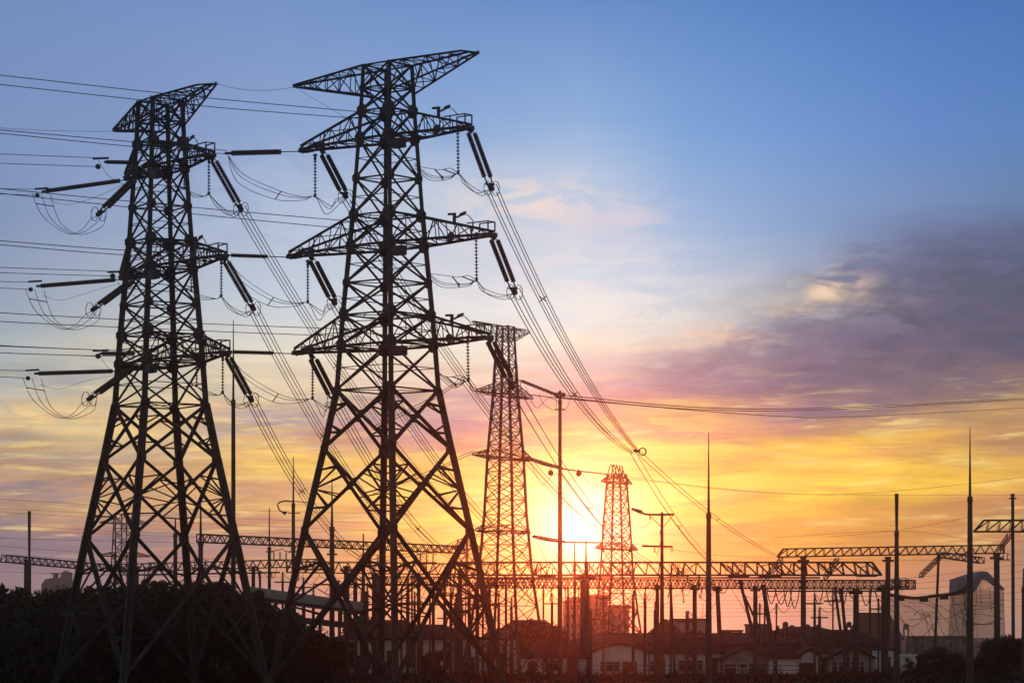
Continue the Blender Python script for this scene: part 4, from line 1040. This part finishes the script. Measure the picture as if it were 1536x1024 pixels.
# second row of long dark roofs
house('long low dark roof with a pale eave line behind the white houses', 842, 1192, 964, 950, 362, 9, 'brick', 'tin', 'ridge', [(880, 900, 972, 980)], group='back row roofs')
house('dark low roof behind the curved conservatory', 1192, 1328, 965, 945, 366, 10, 'brick', 'tile', 'ridge', [(1210, 1222, 970, 978)], group='back row roofs')
house('dark block with small windows behind the slim pylon legs', 742, 846, 950, 930, 372, 10, 'brick', 'tile', 'ridge', [(756, 766, 952, 962), (786, 796, 952, 962)], group='back row roofs')
house('dark brick house with a flat top and one slanted roof end', 1283, 1352, 958, 919, 402, 9, 'brick', 'brick', 'ridge', [(1290, 1300, 964, 970)], group='back row roofs', rin=1.0)
house('dark gabled shed with a pale side left of the needle mast', 978, 1022, 948, 929, 420, 9, 'brick', 'tile', 'gable', [(986, 992, 952, 958)], group='back row roofs')
house('long pale flat sided shed behind the needle mast', 1010, 1066, 930, 927, 428, 9, 'greyw', 'tin', 'flat', [(1034, 1040, 944, 954), (1046, 1054, 944, 954)], group='back row roofs')
house('small dark flat shed with a white side panel', 1084, 1114, 946, 944, 430, 8, 'brick', 'tin', 'flat', [(1098, 1106, 948, 954)], group='back row roofs', frame_m='white')
house('dark cube shaped rooftop room', 1124, 1156, 938, 935, 434, 8, 'brick', 'brick', 'flat', [(1130, 1136, 944, 950)], group='back row roofs')
house('low irregular dark roof below the leaning strut', 1156, 1264, 949, 940, 440, 10, 'brick', 'tile', 'ridge', [(1170, 1176, 952, 957)], group='back row roofs')
house('dark brick wall house with railing at right', 1368, 1452, 955, 953, 380, 6, 'brick', 'tin', 'flat', [(1380, 1388, 962, 972), (1420, 1428, 962, 972)], group='back row roofs')
house('dark house roof behind the bank and long gallery', 520, 640, 946, 930, 400, 10, 'brick', 'tile', 'ridge', [(540, 552, 952, 962)], group='back row roofs')
# roof clutter
rr = random.Random(21)
for lab, x, y, w_, h_, D in [('small water tank on the low dark roof, narrowest', 1168, 938, 6, 8, 436), ('rooftop tank on the low dark roof, second from left', 1180, 932, 9, 14, 436), ('rooftop tank right of the round tank', 1190, 937, 8, 8, 436),
                        ('boxy rooftop hut left of the gantry column', 1213, 936, 9, 12, 436), ('boxy rooftop hut right of the gantry column', 1230, 936, 8, 12, 436),
                        ('pale rooftop unit on the dark brick house', 1362, 935, 9, 10, 400), ('squat rooftop unit at the foot of the dark column', 1276, 932, 8, 10, 400), ('small vent box on the long pale shed', 1038, 926, 6, 4, 430)]:
    p_ = P(x, y + h_, D); s_ = D / F; bx = MB(); ww, hh = w_ * s_, h_ * s_
    t = thing('rooftop_tank', lab, 'rooftop tank', p_, 0, 'tanks and huts on the roofs')
    t.location.y += 2.0
    bx.cyl((0, 0, hh * .2), (0, 0, hh * .92), ww / 2, ww / 2 * .94, 8); bx.cyl((0, 0, hh * .92), (0, 0, hh * 1.05), ww / 2 * .9, ww / 8, 8); bx.build('tank', 'greyw' if 'pale' in lab else 'dsteel', t)
    bx = MB()
    for a_ in (-.35, .35):
        for b_ in (-.35, .35): bx.beam((ww * a_, ww * b_, -1.2), (ww * a_, ww * b_, hh * .25), .12)
    bx.box(-ww * .5, ww * .5, -ww * .5, ww * .5, hh * .16, hh * .22); bx.build('stand', 'dsteel', t)
# red cloth in the window of the curved-roof house
o = MB().prism([(0, 0), (.75, 0), (.72, .5), (.45, .95), (.3, 1.0), (.18, .6)], 0, .06).build('red_cloth', 'red'); o.location = P(940, 1006, 331.8)
tag(o, 'small red cloth hanging at the dark window of the curved roof house', 'cloth')
# perimeter railing in front of the houses
t = thing('railing', 'low pipe railing running in front of the white houses', 'railing', P(850, 0, 326) * 0 + Vector((P(790, 0, 326).x, 326, 0)))
Lr = P(1200, 0, 326).x - t.location.x
b = MB(); 
for z in (.55, 1.05): b.beam((0, 0, z), (Lr, 0, z), .06)
b.build('rail', 'tin', t)
n = 14
for i in range(n + 1): MB().beam((Lr * i / n, 0, 0), (Lr * i / n, 0, 1.1), .07).build('post', 'tin', t)
# far hazy buildings
def block(label, x0, x1, yt, D, depth, m_, floors, cols_, kind='flat', yr=None):
    s_ = D / F; X0, X1 = (x0 - CX) * s_, (x1 - CX) * s_; w = X1 - X0; zt = H + (HY - yt) * s_
    t = thing('apartment_block', label, 'building', (X0, D, 0), 0, 'far hazy buildings')
    MB().box(0, w, 0, depth, 0, zt).build('wall', m_, t)
    r = MB()
    if kind == 'hip':
        zr = H + (HY - yr) * s_; r.add([(-.5, -.5, zt), (w + .5, -.5, zt), (w + .5, depth + .5, zt), (-.5, depth + .5, zt), (w * .35, depth / 2, zr), (w * .65, depth / 2, zr)], [(0, 1, 5, 4), (1, 2, 5), (2, 3, 4, 5), (3, 0, 4), (3, 2, 1, 0)])
    else: r.box(-.4, w + .4, -.4, depth + .4, zt, zt + .9)
    r.build('roof', 'tile', t)
    for j in range(floors):
        for i in range(cols_):
            xc_ = w * (i + .5) / cols_; zc = zt * (1 - (j + .6) / (floors + .6)); ww, hh = w / cols_ * .28, zt / floors * .25
            f = MB(); f.box(xc_ - ww - .1, xc_ + ww + .1, -.12, .02, zc - hh - .1, zc - hh); f.box(xc_ - ww - .1, xc_ + ww + .1, -.12, .02, zc + hh, zc + hh + .1)
            f.box(xc_ - ww - .1, xc_ - ww, -.1, .02, zc - hh, zc + hh); f.box(xc_ + ww, xc_ + ww + .1, -.1, .02, zc - hh, zc + hh)
            fo = f.build('window', 'frame', t); MB().box(xc_ - ww, xc_ + ww, -.04, .01, zc - hh, zc + hh).build('pane', 'pane', fo)
    return t
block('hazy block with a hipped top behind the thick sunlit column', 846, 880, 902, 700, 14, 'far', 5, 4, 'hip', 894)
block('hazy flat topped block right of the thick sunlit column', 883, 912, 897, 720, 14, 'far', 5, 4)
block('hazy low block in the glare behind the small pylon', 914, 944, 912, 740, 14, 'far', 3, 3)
# far grey works at left
t = thing('cement_works', 'faint grey works with stepped silhouette beyond the wooded bank at left', 'factory', (P(62, 0, 900).x, 900, 0), 0, 'far hazy buildings')
s_ = 900 / F; zz = lambda y: H + (HY - y) * s_
MB().prism([(0, 0), (41 * s_, 0), (41 * s_, zz(870)), (38 * s_, zz(870)), (38 * s_, zz(857)), (30 * s_, zz(858)), (28 * s_, zz(866)), (18 * s_, zz(866)), (6 * s_, zz(868)), (0, zz(876))], 0, 12).build('wall', 'far', t)
b = MB(); b.box(16 * s_, 21 * s_, 2, 6, zz(866), zz(860)); b.box(12 * s_, 25 * s_, 2, 6, zz(860), zz(858.5)); b.build('hopper', 'far', t)
for k in range(4): MB().cyl(((31 + 2 * k) * s_, 3, zz(858)), ((31 + 2 * k) * s_, 3, zz(856 - k % 2)), .25).build('pipe', 'far', t)
# conveyor gallery sloping down behind the nearest pylon
t = thing('conveyor_gallery', 'pale covered conveyor gallery sloping down between the two big pylons', 'gallery', (0, 0, 0))
a_, b2 = P(372, 886, 285), P(540, 909, 292); c_, d_ = P(400, 924, 285), P(528, 938, 292)
MB().beam(a_, b2, 1.0, .85).build('roof', 'greyw', t)
MB().beam(a_ + Vector((0, -.3, -.55)), b2 + Vector((0, -.3, -.55)), .3, .25).build('edge_beam', 'dsteel', t)
MB().beam(c_, d_, .8, .55).build('floor_beam', 'dsteel', t)
MB().beam(a_ + Vector((0, 1.6, -.6)), b2 + Vector((0, 1.6, -.5)), .1, .5).build('side_panel', 'cream', t)
for f in [i / 12 for i in range(13)]:
    p_ = a_.lerp(b2, f); q_ = c_.lerp(d_, f); MB().beam(p_, Vector((p_.x, p_.y, q_.z)), .14).build('post', 'dsteel', t)
for f in (.3, .62, .95):
    p_ = c_.lerp(d_, f); MB().beam(p_, (p_.x, p_.y, 0), .3).build('support', 'dsteel', t)
# net clad tower and safety net at the right
t = thing('net_clad_tower', 'pale net clad tower with a pointed top painted in blue grey shade at the right', 'tower', (P(1465, 0, 520).x, 520, 0))
s_ = 520 / F; zz = lambda y: H + (HY - y) * s_
def ring(pts, z): return [(x * s_, y, z) for x, y in pts]
b = MB(); b.add([(-38 * s_, -4, zz(985)), (6 * s_, -6, zz(985)), (40 * s_, -2, zz(985)), (40 * s_, 5, zz(985)), (-38 * s_, 5, zz(985)),
                 (-33 * s_, -4, zz(885)), (6 * s_, -6, zz(866)), (38 * s_, -2, zz(884)), (38 * s_, 5, zz(884)), (-33 * s_, 5, zz(885))],
                [(0, 1, 6, 5), (1, 2, 7, 6), (2, 3, 8, 7), (3, 4, 9, 8), (4, 0, 5, 9)])
for v in b.v[:5]: v.z = 0
b.build('net_cladding', 'netc', t)
b = MB(); b.add([(-35 * s_, -4.3, zz(893)), (-10 * s_, -5.4, zz(888)), (-10 * s_, -5.4, zz(868)), (-34 * s_, -4.3, zz(868)), (0, -5.9, zz(857)), (8 * s_, -6.1, zz(858)), (40 * s_, -2.1, zz(884)), (8 * s_, -6.1, zz(872)), (0, -5.9, zz(870)),
                 (-35 * s_, 5.3, zz(893)), (-34 * s_, 5.3, zz(868)), (0, 5.3, zz(857)), (8 * s_, 5.3, zz(858)), (40 * s_, 5.3, zz(884))],
                [(0, 1, 2, 3), (2, 1, 8, 4), (4, 8, 7, 5), (5, 7, 6), (3, 2, 4, 11, 10), (4, 5, 12, 11), (5, 6, 13, 12), (10, 9, 0, 3)])
b.build('pointed_top', 'painted_shade', t)
b = MB()
rr = random.Random(4)
for k in range(14):
    y0_ = rr.uniform(895, 975); b.tube([Vector((rr.uniform(-34, -6) * s_, -6.1, zz(y0_))), Vector((6 * s_, -6.4, zz(y0_ + rr.uniform(-4, 4)))), Vector((36 * s_, -3.0, zz(y0_ + rr.uniform(-10, 10))))], .05)
for k in range(14):
    xa = rr.uniform(-28, 34); b.tube([Vector((xa * s_, -6.3, zz(876 + abs(xa) * .4))), Vector(((xa + rr.uniform(-5, 5)) * s_, -6.3, zz(rr.uniform(900, 960))))], .04)
b.build('net_creases', 'dsteel', t)
t = thing('safety_net', 'grey safety net hung from a thick sagging cable beside the dark brick house', 'net', (0, 0, 0))
D = 370; n = 40; b = MB(); top = pxpath([(1334, 892, D), (1370, 897, D), (1400, 894, D), (1430, 890, D), (1452, 878, D)], 8)
m_ = len(top); rows = 14
for j in range(rows + 1):
    for i, p_ in enumerate(top):
        zb_ = H + (HY - 1000) * D / F
        b.v.append(Vector((p_.x, D + .35 * math.sin(i * .9) * j / rows + .15 * math.sin(i * 2.3 + j), lerp(p_.z, 1.0, j / rows))))
for j in range(rows):
    for i in range(m_ - 1):
        k = j * m_ + i; b.f.append((k, k + 1, k + m_ + 1, k + m_))
b.build('mesh_sheet', 'net', t)
MB().tube([p_ + Vector((0, -.1, .05)) for p_ in top], .20, 6).build('cable', 'dsteel', t)
b = MB(); rr = random.Random(9)
for k in range(16):
    i = rr.randrange(m_ - 3); p_ = top[i]; q_ = top[min(m_ - 1, i + rr.randrange(6, 24))]
    y1_ = rr.uniform(1, 6)
    b.tube(smooth_path([p_ + Vector((0, -.5, -rr.uniform(0, 3))), (p_ + q_) / 2 + Vector((0, -.5, -y1_)), q_ + Vector((0, -.5, -rr.uniform(1, 6)))], 6), .035, 3)
b.build('loose_lines', 'dsteel', t)
for k in range(4):
    p_ = top[int((k + .5) * m_ / 4)]; MB().box(p_.x - .5, p_.x + .5, D - .5, D, p_.z - .5, p_.z + .1).build('bundle', 'dsteel', t)

# equipment posts crowding the yard
rr = random.Random(44)
posts = [(508, 872), (517, 884), (534, 862), (548, 890), (575, 880), (612, 868), (622, 890), (645, 882), (668, 876), (684, 892), (704, 884), (735, 876), (748, 892), (815, 880), (828, 892), (852, 884), (905, 884), (950, 890), (455, 868), (470, 880), (424, 860), (390, 858), (1222, 892), (1305, 886)] + [(rr.uniform(500, 770), rr.uniform(862, 915)) for _ in range(22)] + [(rr.uniform(880, 1320), rr.uniform(886, 925)) for _ in range(12)]
for i, (x, y) in enumerate(posts):
    D = rr.uniform(300, 326); p_ = P(x, y, D)
    t = thing('equipment_post', 'thin dark post carrying a ribbed insulator in the crowded substation yard', 'post', (p_.x, D, 0), 0, 'equipment posts in the yard')
    hz_ = p_.z; r_ = rr.uniform(.08, .17)
    MB().cyl((0, 0, 0), (0, 0, hz_ - .8), r_ * 1.1, r_, 8).build('shaft', 'conc', t)
    b = MB()
    for k in range(6): b.cyl((0, 0, hz_ - .8 + k * .16), (0, 0, hz_ - .8 + k * .16 + .1), .2, .1, 8)
    b.cyl((0, 0, hz_ - .85), (0, 0, hz_ + .25), .06, n=6); b.build('insulator', 'glass', t)
    if i % 2 == 0:
        MB().beam((-.9, 0, hz_ - .9), (.9, 0, hz_ - .9), .14).build('crossbar', 'dsteel', t)
    MB().tube(smooth_path([Vector((0, 0, hz_ + .2)), Vector((rr.uniform(.5, 1.5), 0, hz_ - rr.uniform(.4, 1.2))), Vector((rr.uniform(1.6, 3), 0, hz_ + rr.uniform(.2, 1.2)))], 6), .035).build('lead', 'alu', t)

# ------------------------------------------------------------------ trees and bushes
def leaf_crown(seed, h, r, n, leaf=.2, low=.25, clumps=26):
    rr = random.Random(seed); mb = MB(); cs = []
    for i in range(clumps):
        a = rr.uniform(0, 2 * math.pi); z = rr.uniform(low, 1.0); rad = r * math.sqrt(max(.05, 1 - ((z - .55) / .55) ** 2)) * rr.uniform(.35, 1.0)
        cs.append((Vector((math.cos(a) * rad, math.sin(a) * rad, z * h)), rr.uniform(.35, .75) * r * .55))
    for i in range(n):
        c, cr = cs[rr.randrange(clumps)]
        v = Vector((rr.gauss(0, 1), rr.gauss(0, 1), rr.gauss(0, .8))).normalized() * cr * rr.random() ** .4
        p = c + v; a = Vector((rr.gauss(0, 1), rr.gauss(0, 1), rr.gauss(0, 1))).normalized(); b_ = a.cross(Vector((rr.gauss(0, 1), rr.gauss(0, 1), rr.gauss(0, 1)))).normalized()
        s1 = leaf * rr.uniform(.6, 1.3); k = len(mb.v)
        mb.v += [p - a * s1, p + b_ * s1 * .45, p + a * s1, p - b_ * s1 * .45]; mb.f.append((k, k + 1, k + 2, k + 3))
    return mb, cs
def tree(seed, h, r, n, trunk_h=.3, leaf=.2, low=.25):
    t = thing('tree', None, 'tree')
    mb, cs = leaf_crown(seed, h, r, n, leaf, low)
    mb.build('crown', 'leaf', t)
    tr = MB(); tr.cyl((0, 0, -.3), (0.05, 0, h * .55), .16 + h * .012, .08, 8)
    for c, cr in cs[:9]: tr.cyl((0, 0, h * .25), c, .07, .02, 5)
    tr.build('trunk', 'bark', t)
    return t
def copy_tree(o):
    c = o.copy(); S.collection.objects.link(c)
    for ch in o.children:
        k = ch.copy(); S.collection.objects.link(k); k.parent = c
    return c
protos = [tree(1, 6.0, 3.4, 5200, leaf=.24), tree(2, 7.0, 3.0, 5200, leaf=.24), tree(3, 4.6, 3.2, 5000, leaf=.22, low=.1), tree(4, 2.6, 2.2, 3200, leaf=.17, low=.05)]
used = set()
def put(k, x, y, z, s_, rz, label, group):
    o = protos[k]
    if k in used: o = copy_tree(o)
    used.add(k)
    o.location = (x, y, z); o.scale = (s_, s_, s_ * 1.0); o.rotation_euler = (0, 0, rz)
    tag(o, label, 'tree' if k < 3 else 'bush', group)
    o.name = 'tree' if k < 3 else 'bush'
    return o
rr = random.Random(17)
# skyline of the bank: photo row of the tree tops along x
SKY = [(-40, 888), (0, 893), (15, 884), (35, 893), (60, 890), (100, 884), (150, 876), (250, 871), (340, 874), (385, 884), (410, 905), (440, 930), (470, 960), (500, 985)]
lab = 'dark leafy tree merging into the black wooded bank on the left'
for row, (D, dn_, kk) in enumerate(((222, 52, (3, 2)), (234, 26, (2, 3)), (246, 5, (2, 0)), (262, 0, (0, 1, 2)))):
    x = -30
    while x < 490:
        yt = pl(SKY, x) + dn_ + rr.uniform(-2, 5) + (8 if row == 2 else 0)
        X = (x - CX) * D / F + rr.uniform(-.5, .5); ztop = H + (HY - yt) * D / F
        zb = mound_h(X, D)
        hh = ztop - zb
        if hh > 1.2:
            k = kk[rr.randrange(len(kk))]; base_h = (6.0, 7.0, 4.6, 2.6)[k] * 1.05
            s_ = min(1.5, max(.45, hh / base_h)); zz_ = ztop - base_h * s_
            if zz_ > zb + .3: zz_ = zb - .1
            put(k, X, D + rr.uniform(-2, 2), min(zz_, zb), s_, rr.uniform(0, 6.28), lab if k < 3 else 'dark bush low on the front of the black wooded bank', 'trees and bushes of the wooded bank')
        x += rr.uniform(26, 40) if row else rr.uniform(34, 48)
o = put(1, P(14, 0, 240).x, 240, 0, 1.12, 1.0, 'ragged tree standing highest at the left picture edge', None)
# right hand bushes
for (x, yt, D, k, l) in [(1520, 955, 290, 0, 'tall bushy tree at the right picture edge'), (1536, 962, 300, 1, 'tree half cut by the right picture edge behind the bushes'), (1500, 962, 330, 2, 'loose leafed tree left of the right edge tree'),
                         (1400, 975, 300, 2, 'round dark tree under the grey safety net'), (1430, 982, 296, 2, 'dark tree left of the tallest mast foot'), (1466, 988, 300, 3, 'bush at the foot of the tallest mast'), (1375, 992, 302, 3, 'bush below the white terrace slab'),
                         (1344, 1000, 300, 3, 'bush by the foot of the blunt mast'), (1482, 978, 310, 2, 'dark shrub before the net clad tower'), (1320, 1004, 305, 3, 'low bush before the conservatory'),
                         (480, 985, 300, 3, 'bush below the conveyor gallery'), (700, 992, 318, 3, 'bush at the right front leg of the nearest pylon'), (640, 985, 325, 2, 'shrubby tree before the hall windows'), (655, 978, 322, 2, 'rounded tree before the hall right half'),
                         (540, 1004, 318, 3, 'low bush before the hall left end'), (800, 1000, 318, 3, 'low bush before the dark roofed shed'), (755, 945, 352, 0, 'leafy tree between the annex and the slim pylon'), (812, 940, 356, 2, 'leafy tree left of the tall thin pole'), (925, 955, 380, 2, 'far tree top between the hazy blocks and the small pylon'), (968, 958, 385, 2, 'far tree top left of the dark gabled shed'), (560, 935, 352, 2, 'round tree behind the hall left half'), (490, 955, 310, 2, 'tree at the right foot of the wooded bank')]:
    zt = H + (HY - yt) * D / F; bh = (6.0, 7.0, 4.6, 2.6)[k] * 1.05
    put(k, P(x, 0, D).x, D, 0, zt / bh, rr.uniform(0, 6), l, 'separate trees around the yard')
# hedge strip and ground cover across the foreground bottom
rr = random.Random(31); mb = MB()
for i in range(26000):
    x = rr.uniform(-60, 66); y = rr.uniform(262, 306); 
    if x < -20 and y < 300: continue
    hmax = .55 + .35 * math.sin(x * .7) * math.cos(x * .23 + y * .3)
    p = Vector((x, y, rr.random() ** 1.2 * max(.15, hmax))); a = Vector((rr.gauss(0, 1), rr.gauss(0, 1), rr.gauss(0, 1))).normalized(); b_ = a.cross(Vector((0, .3, 1))).normalized()
    s1 = rr.uniform(.12, .3); k = len(mb.v)
    mb.v += [p - a * s1, p + b_ * s1 * .5, p + a * s1, p - b_ * s1 * .5]; mb.f.append((k, k + 1, k + 2, k + 3))
tag(mb.build('ground_cover', 'leaf'), None, None, kind='stuff')

# ------------------------------------------------------------------ evening haze, its forward scatter also standing in for the red lens flare
hz = MB().box(-2600, 2600, -120, 3100, -1.0, 60).build('haze', 'ground')
hz.data.materials.clear()
hm = bpy.data.materials.new('evening_haze'); hm.use_nodes = True; hn = hm.node_tree; hn.nodes.clear()
pv = hn.nodes.new('ShaderNodeVolumePrincipled'); ho = hn.nodes.new('ShaderNodeOutputMaterial')
pv.inputs['Color'].default_value = (0.95, 0.9, 0.88, 1)
pv.inputs['Density'].default_value = 0.00018
pv.inputs['Anisotropy'].default_value = 0.97
hn.links.new(pv.outputs[0], ho.inputs['Volume'])
hz.data.materials.append(hm)
tag(hz, None, None, kind='stuff')
bpy.context.view_layer.update()
